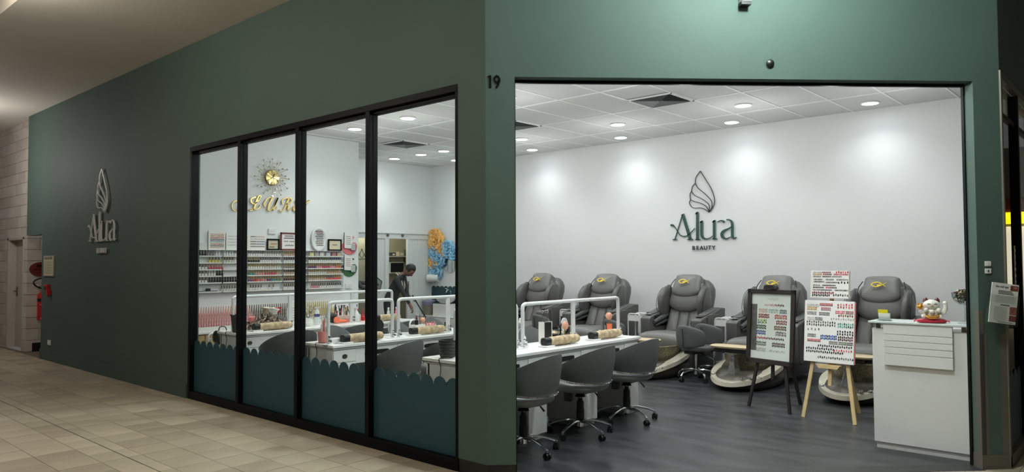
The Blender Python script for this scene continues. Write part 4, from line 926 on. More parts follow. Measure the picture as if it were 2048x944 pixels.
MB().obox((-.014, -.012, .062), (.001, .075, .062), (1, 0, .25), (0, 1, 0)).build('yellow_card', M_yellow, ch)
mb = MB()
for k in range(3): mb.obox((-.016+.003*k, -.012, .075-.014*k), (.001, .05, .004), (1, 0, .25), (0, 1, 0))
mb.build('card_print', M_dark, ch, kind='stuff')
# lucky cat
cat = thing('lucky_cat', 'white waving cat figurine with brown ears on a red cushion, on the counter', 'figurine', (6.63, 1.435, CZ), .35)
C_w = mat('ceramic_white', (232, 226, 216), .15, coat=.4); C_b = mat('ceramic_brown', (92, 52, 40), .2); C_g = mat('ceramic_gold', (214, 150, 60), .2, .5); C_r = mat('cushion_red', (170, 34, 54), .45, noise=.3, scale=60); C_p = mat('ceramic_pink', (222, 128, 142), .3)
mb = MB(); mb.loft([superring((0, 0, z), (1, 0, 0), (0, 1, 0), .065*k, .105*k, 3, 24) for z, k in ((0, .85), (.008, 1), (.02, 1), (.03, .85), (.033, .4))]); mb.build('cushion', C_r, cat)
for q in (-1, 1):
    mb = MB(); mb.lathe([(.012, 0), (.004, .012), (.014, .028), (.001, .03)], n=8); mb.v = [(z*.0+x, q*(.098+z), y+.015) for x, y, z in mb.v]; mb.build('tassel', C_p, cat)
mb = MB(); mb.ball((0, 0, .075), .052, (.85, 1.1, .95), 18, 12); mb.build('body', C_w, cat)
mb = MB(); mb.ball((-.008, 0, .143), .052, (.85, 1.2, .80), 20, 12); hd_ = mb.build('head', C_w, cat)
for q in (-1, 1):
    mb = MB(); mb.lathe([(.022, 0), (.018, .02), (.008, .034), (.001, .038)], c=(-.002, q*.04, .165), n=10, sx=.6); mb.build('ear', C_b, hd_)
    mb = MB(); mb.tube([(-.05, q*.012, .148), (-.052, q*.022, .155), (-.047, q*.034, .150)], .0022, 6); mb.build('eye', C_b, hd_)
mb = MB(); mb.ball((-.053, 0, .140), .005, n=8, k=6); mb.build('nose', C_p, hd_)
mb = MB(); mb.tube([(-.05, -.012, .130), (-.054, -.006, .127), (-.055, 0, .131), (-.054, .006, .127), (-.05, .012, .130)], .0015, 5); mb.build('mouth', C_b, hd_)
mb = MB(); mb.tube([(0, -.05, .07), (-.01, -.085, .085), (-.01, -.098, .12), (-.012, -.095, .15)], [.02, .019, .017, .014], 12); mb.ball((-.012, -.094, .158), .017, n=10, k=8); mb.build('raised_paw', C_w, cat)
mb = MB(); mb.tube([(-.02, .045, .07), (-.035, .07, .085), (-.035, .085, .10)], [.018, .017, .014], 12); mb.build('holding_paw', C_w, cat)
for y in (-.045, -.0, .045):
    mb = MB(); mb.ball((-.043, y, .09 + (.012 if y else 0)), .019, n=12, k=8); mb.build('kitten_head', C_w, cat)
mb = MB(); mb.tube(bez([(-.03, -.045, .06), (-.06, -.03, .048), (-.065, 0, .045), (-.06, .03, .048), (-.03, .045, .06)], 5), [.012]*21, 8); mb.build('gold_collar', C_g, cat)
mb = MB(); mb.ball((-.04, .085, .128), .024, (1, 1, .9), 12, 8)
for k in range(5): mb.lathe([(.006, 0), (.001, .016)], c=(-.04+.018*cos(k*1.256), .085+.018*sin(k*1.256), .145), n=6)
mb.build('gold_lion_head', C_g, cat)
mb = MB(); mb.ball((-.033, .058, .055), .02, n=10, k=8); mb.ball((-.033, -.058, .05), .018, n=10, k=8); mb.build('foot_paw', C_w, cat, kind='stuff')
# glass bowl of sweets
gb = thing('sweets_goblet', 'tall stemmed glass goblet full of dark wrapped sweets on the counter', 'goblet', (6.68, 1.21, CZ))
mb = MB(); mb.lathe([(.055, 0), (.055, .004), (.012, .012), (.007, .03), (.007, .12), (.012, .135), (.04, .150), (.072, .175), (.088, .21), (.092, .245), (.089, .245), (.085, .21), (.07, .18), (.04, .156), (.001, .145)], n=28); mb.build('goblet', M_acryl, gb)
mb = MB()
for k in range(150):
    z = rng.uniform(.165, .262); rm_ = .078*sqrt(max(0.05, min(1, (z-.15)/.05))); a = rng.uniform(0, 2*pi); rr = rm_*sqrt(rng.random())*(1 if z < .24 else .85); mb.m = rng.choice([0, 0, 1, 2, 3, 4])
    mb.obox((rr*cos(a), rr*sin(a), z), (.02, .012, .009), (rng.uniform(-1, 1), rng.uniform(-1, 1), rng.uniform(-1, 1)), (rng.uniform(-1, 1), .3, 1))
mb.build('sweets', [mat('sweet_dark', (44, 38, 40), .25), mat('sweet_silver', (150, 142, 140), .2, .6), mat('sweet_maroon', (92, 50, 46), .25), mat('sweet_cream', (210, 204, 180), .3), mat('sweet_green', (110, 130, 90), .3)], gb, smooth=False, kind='stuff')

# ================================================================== EASELS with sample boards
PALC = {'pinkdark': [(214, 180, 178), (196, 140, 140), (150, 84, 84), (90, 50, 52)], 'peach': [(214, 160, 136), (196, 140, 120), (206, 170, 150)], 'pastel': [(190, 200, 170), (150, 190, 180), (214, 190, 170), (120, 170, 170)],
 'navy': [(60, 66, 90), (90, 100, 120)], 'orange': [(214, 96, 40), (170, 70, 44), (110, 50, 40)], 'red': [(206, 90, 96), (180, 50, 60), (214, 120, 126)], 'green': [(50, 130, 80), (150, 190, 50), (214, 210, 60), (30, 110, 70)], 'dred': [(150, 40, 56), (110, 30, 44)],
 'dgreen': [(30, 70, 50), (60, 90, 70)], 'brown': [(110, 70, 50), (60, 44, 40), (140, 90, 60)], 'blue': [(30, 60, 140), (50, 90, 170), (24, 40, 90)], 'grey': [(90, 84, 84), (130, 124, 122), (60, 56, 58)], 'redline': [(176, 20, 50), (150, 20, 44), (90, 20, 34), (44, 20, 26)],
 'olive': [(110, 110, 90), (60, 62, 54)], 'maroon': [(84, 24, 44), (60, 20, 34)], 'light': [(196, 192, 188), (170, 166, 162)], 'black': [(34, 32, 34), (60, 56, 58)], 'gold': [(190, 150, 60), (214, 170, 80), (150, 110, 60)], 'teal': [(60, 140, 130), (120, 180, 170), (50, 70, 70)]}
SW = {}
def swm(c):
    if c not in SW: SW[c] = mat('nail_%d_%d_%d' % c, c, .25)
    return SW[c]
def samples(parent, rows, W, H, th, nail=.0115, name='nail_samples'):
    """rows: (u0,u1,v,palette,nrows). board plane local: x = thickness (front at -th), y lateral (u from +W/2 to -W/2), z up"""
    mb = MB(); ms = []; 
    for row in rows:
        u0, u1, v, pal, nr = row[:5]; sz = row[5] if len(row) > 5 else nail
        cols = PALC[pal]; sz = min(sz, .0165); n_ = max(2, int((u1-u0)*W/((row[5] if len(row) > 5 else sz)*.9)))
        for q in range(nr):
            for i in range(n_):
                f_ = i/max(1, n_-1); c = cols[min(int(f_*len(cols)+rng.uniform(-.3, .3)), len(cols)-1) if pal in ('redline', 'pinkdark') else rng.randrange(len(cols))]; m_ = swm(c)
                if m_ not in ms: ms.append(m_)
                y = W/2-(u0+(u1-u0)*f_)*W; z = H-(v*H)-q*sz*1.5+(.25*sz if i % 2 and sz > .012 else 0); a, b = sz*.38, sz*.62
                mb.prism([(-a, -b*.6), (-a*.6, -b), (a*.6, -b), (a, -b*.6), (a*.9, b*.6), (a*.5, b), (-a*.5, b), (-a*.9, b*.6)], (-th, y, z), YA, ZA, Vector((-1, 0, 0)), .0018, ms.index(m_))
    return mb.build(name, ms, parent, smooth=False, kind='stuff')
def leg(root, pts, w_, d_, m, name='leg'):
    a, b = Vector(pts[0]), Vector(pts[1]); ax = (b-a); mb = MB(); up = Vector((1, 0, 0)); mb.obox((a+b)/2, (ax.length, w_, d_), ax, YA); return mb.build(name, m, root, bevel=.002)
# black easel. origin mid feet, local -x faces out (towards the entrance)
EA = atan2(-(3.388-2.897), -(7.539-7.419)*-1)
be = thing('display_easel', 'black stained wooden easel holding the framed colour chart', 'easel', (7.479, 3.142, 0), -.24, 'display easels')
be.rotation_euler = (0, 0, -.24)
be.rotation_euler = (0, 0, math.atan2(-(7.539-7.419), (3.388-2.897)))
leg(be, [(0, .25, 0), (.07, .14, .62)], .032, .022, M_dwood); leg(be, [(0, -.25, 0), (.07, -.14, .62)], .032, .022, M_dwood); leg(be, [(.52, -.02, 0), (.13, 0, 1.25)], .034, .022, M_dwood, 'rear_leg')
leg(be, [(.075, 0, .30), (.11, 0, 1.28)], .036, .02, M_dwood, 'mast'); leg(be, [(.06, .2, .455), (.06, -.2, .455)], .05, .022, M_dwood, 'ledge'); leg(be, [(.035, .19, .30), (.035, -.19, .30)], .02, .02, M_dwood, 'cross_bar')
mb = MB(); mb.loft([superring((.07, 0, z), (1, 0, 0), YA, .03, w_, 6, 16) for z, w_ in ((1.25, .085), (1.28, .075), (1.295, .06))]); mb.build('top_clamp', M_dwood, be)
# framed chart leaning on it
def board_root(name, label, cat_, parent_loc, yaw, tilt):
    o = thing(name, label, cat_, parent_loc, yaw); o.rotation_euler = (0, tilt, yaw); return o
ya = be.rotation_euler[2]
def loc_of(r, p): return r.matrix_basis @ Vector(p)
bb = board_root('framed_colour_chart', 'dark framed nail colour chart behind glass on the black easel', 'picture', (0, 0, 0), ya, .07)
bb.location = Matrix.Translation(be.location) @ (Matrix.Rotation(ya, 4, 'Z') @ Vector((.03, 0, .468))); W_, H_ = .575, .78
for a in ((-W_/2, -W_/2+.045, 0, H_), (W_/2-.045, W_/2, 0, H_), (-W_/2, W_/2, 0, .05), (-W_/2, W_/2, H_-.045, H_)):
    MB().box(-.022, .01, *a).build('frame_bar', M_frame, bb, bevel=.004)
pp = MB().box(-.002, .008, -W_/2+.04, W_/2-.04, .045, H_-.04).build('chart_paper', M_paper, bb)
iw, ih = W_-.09, H_-.095
rows = [(.34, .80, .175, 'pinkdark', 1, .018), (.20, .39, .25, 'peach', 2, .015), (.45, .66, .25, 'pastel', 2, .015), (.73, .87, .25, 'navy', 2, .015), (.20, .44, .33, 'orange', 2, .016), (.61, .88, .33, 'red', 2, .016),
 (.18, .38, .415, 'green', 2, .016), (.65, .88, .415, 'dred', 2, .016), (.16, .37, .50, 'dgreen', 2, .016), (.60, .87, .50, 'brown', 2, .016), (.15, .36, .585, 'blue', 2, .016), (.64, .87, .585, 'grey', 2, .016),
 (.14, .82, .685, 'redline', 1, .021), (.13, .38, .755, 'olive', 2, .016), (.56, .85, .755, 'maroon', 2, .016), (.16, .38, .85, 'light', 2, .014), (.50, .84, .87, 'light', 1, .02)]
hh_ = bpy.data.objects.new('x', None); bpy.data.objects.remove(hh_)
sm_ = samples(pp, rows, iw, ih, .002); sm_.location = (0, 0, .05)
mb = MB(); mb.box(-.0035, -.002, W_/2-.115, W_/2-.045, .13, .62); mb.build('grey_photo_strip', mat('marbled_photo', (96, 92, 90), .4, noise=.35, scale=9), pp)
mb = MB(); mb.ribbon(bez([(.07, .0), (.05, .02), (.045, -.01), (.02, .012), (.015, -.008), (-.01, .01), (-.02, -.006), (-.05, .01), (-.08, .0)], 5), .0022, (-.003, -.02, .675), -YA, ZA, Vector((-1, 0, 0)), .0006); mb.build('title_script', mat('title_grey', (150, 140, 130), .5), pp)
MB().box(-.0105, -.009, -W_/2+.045, W_/2-.045, .05, H_-.045).build('cover_glass', M_glass, bb)
# pine easel
pe = thing('display_easel', 'pale pine wood easel holding two nail sample boards by the counter', 'easel', (7.344, 2.4945, 0), math.atan2(-(7.365-7.323), (2.742-2.247)), 'display easels')
yb = pe.rotation_euler[2]
leg(pe, [(0, .25, 0), (.10, .11, .95)], .036, .02, M_wood); leg(pe, [(0, -.25, 0), (.10, -.11, .95)], .036, .02, M_wood); leg(pe, [(.58, -.06, 0), (.15, 0, 1.1)], .036, .022, M_wood, 'rear_leg')
leg(pe, [(.038, .215, .315), (.038, -.215, .315)], .012, .045, M_wood, 'cross_bar'); leg(pe, [(.045, 0, .33), (.13, 0, 1.2)], .036, .02, M_wood, 'mast')
leg(pe, [(.02, .26, .545), (.02, -.26, .545)], .05, .018, M_wood, 'ledge'); mb = MB(); mb.prism([(-.12, 0), (-.09, -.035), (.09, -.035), (.12, 0)], (.0, 0, .536), YA, ZA, Vector((1, 0, 0)), .05); mb.build('ledge_block', M_wood, pe)
leg(pe, [(.09, .10, 1.162), (.09, -.10, 1.162)], .03, .014, M_wood, 'upper_ledge')
def wboard(name, label, off, W, H, rows, edge, tilt=.09):
    b_ = board_root(name, label, 'sample board', (0, 0, 0), yb, tilt); b_.location = Matrix.Translation(pe.location) @ (Matrix.Rotation(yb, 4, 'Z') @ Vector(off))
    p_ = MB().box(-.0, .012, -W/2, W/2, 0, H).build('panel', M_paper, b_, bevel=.003); MB().box(.0125, .02, -W/2-.006, W/2+.006, .004, H-.004).build('backing', edge, b_)
    samples(p_, rows, W, H, 0.0, .0115)
R1 = [(.06, .28, .07, 'light', 2), (.32, .56, .05, 'red', 1), (.32, .56, .075, 'dred', 1), (.06, .24, .12, 'gold', 2), (.35, .52, .12, 'dred', 2), (.68, .95, .06, 'red', 2, .021), (.06, .23, .195, 'grey', 2), (.31, .5, .20, 'black', 2), (.64, .8, .165, 'red', 2), (.84, .97, .165, 'dred', 2), (.70, .96, .235, 'brown', 1, .02),
 (.07, .2, .285, 'light', 2), (.23, .36, .285, 'grey', 2), (.55, .98, .29, 'light', 1, .022), (.06, .62, .355, 'grey', 1, .022), (.06, .62, .40, 'grey', 1, .022), (.69, .97, .37, 'teal', 2, .017), (.08, .3, .475, 'grey', 1, .024), (.68, .97, .49, 'black', 2, .02),
 (.08, .23, .56, 'grey', 2), (.35, .65, .575, 'blue', 2, .016), (.70, .96, .58, 'maroon', 2, .016), (.08, .33, .64, 'red', 1), (.08, .33, .665, 'dred', 1), (.52, .67, .66, 'olive', 2), (.71, .97, .66, 'olive', 2), (.30, .95, .735, 'black', 1, .021), (.06, .6, .785, 'black', 1, .021), (.62, .95, .795, 'red', 1, .021), (.06, .78, .835, 'black', 1, .021), (.30, .98, .92, 'grey', 1, .021)]
wboard('nail_sample_board', 'large white board of nail colour samples on the pine easel', (.012, 0, .556), .485, .60, R1, M_pink)
R2 = [(.08, .28, .06, 'light', 1), (.08, .28, .13, 'gold', 1), (.08, .26, .21, 'olive', 1), (.32, .52, .06, 'dred', 1), (.34, .54, .13, 'redline', 1), (.33, .53, .21, 'black', 1), (.68, .97, .06, 'red', 1, .019), (.62, .97, .13, 'red', 1), (.58, .8, .21, 'grey', 1), (.1, .3, .32, 'grey', 1), (.1, .35, .40, 'olive', 1), (.42, .6, .32, 'dgreen', 1), (.42, .7, .42, 'olive', 1), (.70, .97, .32, 'grey', 1), (.74, .97, .43, 'black', 1, .02),
 (.08, .24, .53, 'navy', 1), (.33, .65, .53, 'black', 1), (.08, .34, .61, 'black', 1), (.42, .68, .61, 'redline', 1), (.08, .24, .70, 'brown', 1), (.28, .55, .70, 'black', 1), (.66, .97, .70, 'grey', 1), (.07, .6, .81, 'dred', 1, .017), (.07, .5, .90, 'black', 1, .017), (.62, .97, .88, 'grey', 1, .019)]
wboard('nail_sample_board', 'small white board of nail colour samples standing above the large one', (.062, 0, 1.178), .375, .27, R2, M_silver)

# ================================================================== POLISH WALL
M_clear = mat('clear_shelf', (214, 214, 206), .15, spec=.6); WY = SS-.001
rack = thing('polish_rack', 'clear acrylic wall rack of six shelves full of nail polish', 'shelf', (4.62, WY, 1.0))
LV = [1.640, 1.545, 1.450, 1.358, 1.264, 1.138]
SECT = [(4.62, 4.98), (5.00, 5.34), (5.37, 5.93), (5.95, 6.36), (6.38, 7.03)]
for z in LV:
    for a, b in SECT:
        MB().box(a-4.62, b-4.62, -.07, -.002, z-1.0-.006, z-1.0).box(a-4.62, b-4.62, -.072, -.069, z-1.0-.006, z-1.0+.012).build('shelf', M_clear, rack)
for a, b in SECT:
    MB().box(a-4.62, b-4.62, -.073, -.001, .728, .733).build('top_shelf', M_clear, rack)
for x in (4.62, 4.99, 5.355, 5.94, 6.37, 7.03): MB().box(x-4.62-.003, x-4.62+.003, -.07, -.002, .12, .735).build('side_panel', M_acryl, rack)
# bottle prototypes: glass body mesh + cap child; shared meshes
BODY = {}; CAPS = {}
def bcol(name, c): return mat('polish_'+name, c, .15, coat=.3)
BC = {'clear': (216, 214, 206), 'white': (234, 232, 228), 'pink': (226, 150, 160), 'hot pink': (214, 70, 110), 'red': (196, 44, 52), 'coral': (226, 110, 96), 'purple': (108, 62, 120), 'teal': (64, 150, 140), 'nude': (208, 178, 156), 'plum': (92, 44, 66), 'grey': (150, 146, 146), 'yellow': (238, 214, 60), 'rose': (206, 92, 106), 'black': (28, 28, 30), 'green': (80, 124, 84), 'navy': (56, 66, 104)}
CC = {'gold': M_dgold, 'black': M_blackp, 'grey': mat('grey_cap', (120, 120, 122), .4), 'white': M_gloss, 'silver': mat('silver_cap', (176, 176, 174), .25, .7), 'rose gold': M_pgold, 'bright gold': M_bgold, 'brown': mat('bronze_cap', (128, 104, 74), .35, .5), 'plum': mat('plum_cap', (92, 50, 62), .4), 'green': mat('green_cap', (70, 110, 76), .4), 'blue': mat('blue_cap', (60, 72, 130), .4)}
def body_mesh(c):
    if c not in BODY:
        o = MB().lathe([(.001, 0), (.012, 0), (.0145, .004), (.0145, .037), (.006, .045), (.001, .045)], n=8).build('b', bcol(c, BC[c]), None); BODY[c] = o.data; bpy.data.objects.remove(o)
    return BODY[c]
def cap_mesh(c):
    if c not in CAPS:
        o = MB().lathe([(.007, .043), (.0085, .047), (.007, .089), (.001, .09)], n=7).build('c', CC[c], None); CAPS[c] = o.data; bpy.data.objects.remove(o)
    return CAPS[c]
NB = [0]
def bottle(x, y, z, body, cap, group, label):
    if NB[0] >= 300: return False
    o = bpy.data.objects.new('polish_bottle', body_mesh(body)); COL.objects.link(o); o.location = (x, y, z); tag(o, label, 'bottle', group)
    c = bpy.data.objects.new('cap', cap_mesh(cap)); COL.objects.link(c); c.parent = o; NB[0] += 1
    return True
rowname = ['top', 'second', 'third', 'fourth', 'fifth', 'lowest']
# (row, t0, t1, [(fraction, body, cap)...])
FILL = [(0, 4.66, 4.97, [('black', 'black'), ('grey', 'grey'), ('white', 'white')]), (0, 5.02, 5.33, [('white', 'white'), ('white', 'silver')]), (0, 5.39, 5.92, [('white', 'grey'), ('clear', 'silver')]), (0, 5.97, 6.35, [('nude', 'gold'), ('pink', 'gold')]),
 (1, 4.80, 4.97, [('yellow', 'brown')]), (1, 5.02, 5.33, [('clear', 'brown'), ('white', 'white')]), (1, 5.39, 5.92, [('black', 'gold'), ('white', 'grey'), ('white', 'grey')]), (1, 5.97, 6.35, [('white', 'plum')]), (1, 6.40, 7.01, [('white', 'plum'), ('white', 'green'), ('white', 'blue')]),
 (2, 4.66, 4.78, [('white', 'brown')]), (2, 4.80, 5.02, [('rose', 'rose gold')]), (2, 5.39, 5.92, [('white', 'gold'), ('clear', 'gold')]), (2, 5.97, 6.35, [('grey', 'gold'), ('nude', 'gold')]), (2, 6.40, 7.01, [('purple', 'gold'), ('pink', 'gold'), ('hot pink', 'gold'), ('pink', 'gold'), ('coral', 'gold')]),
 (3, 4.66, 4.78, [('white', 'brown')]), (3, 4.80, 5.02, [('white', 'white'), ('black', 'black')]), (3, 5.39, 5.92, [('teal', 'gold'), ('pink', 'gold'), ('pink', 'gold'), ('rose', 'gold'), ('hot pink', 'gold'), ('nude', 'gold')]), (3, 5.97, 6.35, [('nude', 'brown'), ('clear', 'brown')]), (3, 6.40, 7.01, [('clear', 'gold'), ('nude', 'gold')]),
 (4, 4.66, 4.78, [('white', 'brown')]), (4, 4.80, 5.22, [('black', 'black')]), (4, 5.39, 5.92, [('purple', 'gold'), ('red', 'gold'), ('coral', 'gold'), ('pink', 'gold'), ('purple', 'gold'), ('teal', 'gold'), ('green', 'gold')]), (4, 5.97, 6.35, [('plum', 'gold'), ('nude', 'gold')]), (4, 6.40, 7.01, [('nude', 'gold'), ('nude', 'gold'), ('coral', 'silver'), ('coral', 'gold')]),
 (5, 4.98, 5.33, [('clear', 'brown')]), (5, 5.42, 5.62, [('white', 'brown')]), (5, 5.72, 5.82, [('white', 'brown')]), (5, 5.97, 6.33, [('white', 'brown')]), (5, 6.45, 6.72, [('pink', 'brown'), ('white', 'brown')]), (5, 6.74, 7.01, [('white', 'black')])]
rng = random.Random(11)
pick = sorted(FILL, key=lambda f: f[1] < 5.35)
for row, t0, t1, cols in FILL:
    n_ = max(1, int((t1-t0)/.0355)); sec = sum(1 for a, b in SECT if t0 >= a-.01)
    secn = ['', 'leftmost', 'second', 'middle', 'fourth', 'rightmost'][sec]
    for i in range(n_):
        b_, c_ = cols[min(int(i/n_*len(cols)), len(cols)-1)]
        x = t0+.016+(t1-t0-.032)*i/max(1, n_-1)
        bottle(x, WY-.037, LV[row]+.0005, b_, c_, '%s bottles with %s caps, %s shelf, %s rack section' % (b_, c_, rowname[row], secn), '%s nail polish bottle with %s cap, %s shelf, %s rack section' % (b_, c_, rowname[row], secn))
print('bottles', NB[0])
# boxes of swatch cards on the right of the top shelf
for i, (x, c) in enumerate([(6.46, (210, 200, 150)), (6.55, (170, 160, 160)), (6.64, (206, 206, 200)), (6.76, (190, 186, 200)), (6.87, (170, 120, 120)), (6.97, (196, 170, 160))]):
    o = MB().box(-.035, .035, -.05, -.01, 0, .07).build('swatch_box', mat('swatchbox%d' % i, c, .4, noise=.3, scale=40), None, bevel=.002); o.location = (x, WY, LV[0]+.0005)
    tag(o, ['yellowish', 'mauve', 'plain white', 'bluish', 'brownish red', 'beige'][i]+' patterned small box on the top polish shelf', 'box', 'small boxes on the top polish shelf')
# black dishes on the lowest left shelf
o = MB().box(-.13, .13, -.06, -.01, 0, .02).box(-.03, .03, -.055, -.02, .02, .055).build('tool_tray', M_blackp, None, bevel=.005); o.location = (4.80, WY, LV[5]+.001); tag(o, 'flat black tray with a lid on the lowest left polish shelf', 'tray')
# cards and frames standing on the rack top
TZ = 1.734
def stand_board(name, label, x0, x1, h, rows, frame=None, cat_='sample board', paper=M_paper, group=None):
    W = x1-x0; o = thing(name, label, cat_, ((x0+x1)/2, WY-.03, TZ), -pi/2, group); o.rotation_euler = (0, 0, pi/2); o.rotation_euler = (0, -.0, pi/2)
    f = MB()
    if frame:
        f.box(-.012, .0, -W/2, -W/2+.025, 0, h).box(-.012, 0, W/2-.025, W/2, 0, h).box(-.012, 0, -W/2, W/2, 0, .025).box(-.012, 0, -W/2, W/2, h-.025, h); f.build('frame', frame, o)
        p = MB().box(-.006, .004, -W/2+.02, W/2-.02, .02, h-.02).build('panel', paper, o)
        samples(p, rows, W-.06, h, .006, .012)
    else:
        p = MB().box(-.006, .006, -W/2, W/2, 0, h).build('panel', paper, o); samples(p, rows, W, h, .006, .010)
    return o
G6 = ['peach', 'gold', 'red', 'black', 'navy', 'pastel', 'orange', 'dgreen']
stand_board('nail_sample_board', 'white card of colour samples, leftmost on the polish rack', 4.80, 5.04, .275, [(.12, .92, .2+.085*k, G6[k % 8], 1, .012) for k in range(9)])
stand_board('nail_sample_board', 'white card of small outline samples behind the first mullion', 5.06, 5.30, .245, [(.12+.27*a, .33+.27*a, .2+.17*k, 'light', 1, .012) for k in range(4) for a in range(3)])
stand_board('nail_sample_board', 'white card of samples in two columns, right of the first mullion', 5.37, 5.665, .225, [(.22, .5, .12+.16*k, ['grey', 'light', 'grey', 'maroon', 'black'][k], 1, .013) for k in range(5)]+[(.56, .95, .12+.16*k, ['peach', 'light', 'navy', 'blue', 'brown'][k], 1, .013) for k in range(5)])
stand_board('framed_sample_board', 'small black framed beige sample card next to the maroon framed one', 5.69, 5.90, .175, [(.3, .9, .45, 'orange', 1, .013), (.1, .6, .72, 'dgreen', 1, .013)], M_black, 'sample board', mat('beige_card', (196, 188, 162), .6))
stand_board('framed_sample_board', 'maroon framed white sample card at the middle window mullion', 5.915, 6.21, .275, [(.2, .8, .2, 'maroon', 1, .014), (.15, .85, .32, 'maroon', 1, .014), (.15, .4, .5, 'black', 1, .014), (.55, .85, .5, 'maroon', 1, .014), (.25, .8, .72, 'black', 1, .02)], mat('maroon_frame', (110, 34, 40), .4))
stand_board('framed_sample_board', 'black framed cream sample card, right of the white oval board', 6.76, 7.02, .19, [(.3, .7, .5, 'grey', 1, .014)], M_black, 'sample board', mat('cream_card', (214, 204, 176), .6))
ov = thing('oval_sample_board', 'white oval board with dark sample rows on the polish rack', 'sample board', (6.59, WY-.03, TZ), pi/2)
mb = MB(); mb.loft([superring((x, 0, .185), YA, ZA, .135*k, .185*k, 2.2, 36) for x, k in ((.0, 1), (-.014, 1), (-.018, .95), (-.018, .84), (-.010, .80))]); mb.build('panel', M_gloss, ov, ang=60)
samples(ov, [(.28+.04*(k % 3), .78-.03*(k % 2), .17+.075*k, ['maroon', 'dred', 'black', 'maroon', 'navy', 'black', 'brown', 'black', 'maroon'][k], 1, .015) for k in range(9)], .27, .37, .0105)
# framed picture under the first card: small white box frame at far left
o = MB().box(-.06, .06, -.04, -.01, 0, .09).build('card_block', M_clear, None); o.location = (4.72, WY, TZ); tag(o, 'small clear block with cards at the far left of the polish rack', 'card holder')
# wall switch boxes
for x, z, lb in ((5.79, 2.02, 'white wall box above the black framed sample card'), (7.175, 1.16, 'white double wall socket right of the polish shelves')):
    o = MB().box(-.06, .06, -.02, 0, -.04, .04).box(-.03, -.01, -.024, -.02, -.01, .01).box(.01, .03, -.024, -.02, -.01, .01).build('wall_socket', M_gloss, None, bevel=.003); o.location = (x, WY, z); tag(o, lb, 'socket')
# round acrylic leaflet holders: half discs with a leaflet
for z, m_, lb in ((1.80, mat('coral_acrylic', (226, 120, 124), .3), 'round pink acrylic leaflet holder beside the polish rack'), (1.44, mat('green_acrylic', (52, 104, 62), .3), 'round green acrylic leaflet holder below the pink one')):
    h_ = thing('leaflet_holder', lb, 'leaflet holder', (7.19, WY, z))
    mb = MB(); mb.prism([(.155*cos(pi+pi*k/16), .155*sin(pi+pi*k/16)) for k in range(17)]+[(.12, .05), (-.13, .03)], (0, -.012, .03), Vector((1, 0, 0)), ZA, Vector((0, 1, 0)), .006); mb.build('disc', m_, h_)
    mb = MB(); mb.obox((-.04, -.035, .10), (.155, .006, .24), (1, 0, -.06)); lf = mb.build('leaflet', M_paper, h_)
    mb = MB(); 
    for k in range(5): mb.obox((-.04, -.0385, .17-.03*k), (.09, .001, .007), (1, 0, -.06))
    mb.build('print', mat('leaflet_print', (120, 90, 70), .5), lf, kind='stuff')
    MB().box(.01, .11, -.06, -.012, -.06, .05).build('card_pocket', M_acryl, h_); MB().box(.02, .1, -.04, -.035, -.05, .06).build('card', M_silver, h_); MB().box(-.125, -.118, -.04, -.03, -.02, .24).build('leaflet_edge', M_dark, h_)
    MB().obox((.05, -.03, .17), (.07, .004, .02), (1, 0, -.5)).build('flag', m_ if z > 1.6 else M_dark, h_)
# ---- gel bottle display on the low cabinet
cab = thing('low_cabinet', 'low oak cabinet with grooved drawer fronts under the polish wall', 'cabinet', (4.0, 9.58, 0))
MB().box(0, 3.30, 0.02, .488, .04, .60).build('carcass', M_oak, cab); MB().box(-.01, 3.31, -.01, .488, .60, .625).build('cabinet_top', M_gloss, cab, bevel=.002)
for k in range(6):
    for z0, z1 in ((.05, .31), (.33, .59)):
        d = MB().box(.55*k+.005, .55*k+.545, .006, .02, z0, z1).build('drawer_front', M_oak, cab)
        for j in range(9): MB().box(.55*k+.012+.059*j, .55*k+.012+.059*j+.053, .0, .008, z0+.008, z1-.008).build('slat', M_oak, d)
        MB().box(.55*k+.19, .55*k+.36, -.014, .0, z1-.035, z1-.022).build('handle', M_oak, d)
disp = thing('tiered_display', 'clear stepped display for gel bottles on the low oak cabinet', 'display stand', (4.2, 9.70, .626))
TIER = [(9.99, .80), (9.93, .755), (9.87, .71), (9.81, .665)]
for s_, z in TIER: MB().box(0, 2.62, s_-9.70-.022, s_-9.70+.026, z-.626-.006, z-.626).box(0, 2.62, s_-9.70-.024, s_-9.70-.020, z-.626-.04, z-.626+.012).build('step', M_clear, disp)
for x in (0, .65, 1.3, 1.95, 2.61): MB().box(x, x+.006, .08, .33, .0, .035).build('support', M_clear, disp)
GELM = {}
def gel_mesh(k):
    if k not in GELM:
        bm_, cm_ = {'pink': (bcol('pink', BC['pink']), M_pgold), 'bronze': (bcol('grey', BC['grey']), CC['brown']), 'dark': (bcol('black', BC['black']), CC['brown']), 'gold': (bcol('clear', BC['clear']), M_bgold)}[k]
        o = MB().lathe([(.001, 0), (.011, 0), (.012, .003), (.012, .045), (.007, .055), (.001, .055)], n=7, m=0).lathe([(.0065, .054), (.0085, .06), (.0065, .135), (.001, .137)], n=6, m=1).build('g', [bm_, cm_], None); GELM[k] = o.data; bpy.data.objects.remove(o)
    return GELM[k]
cnt = 0
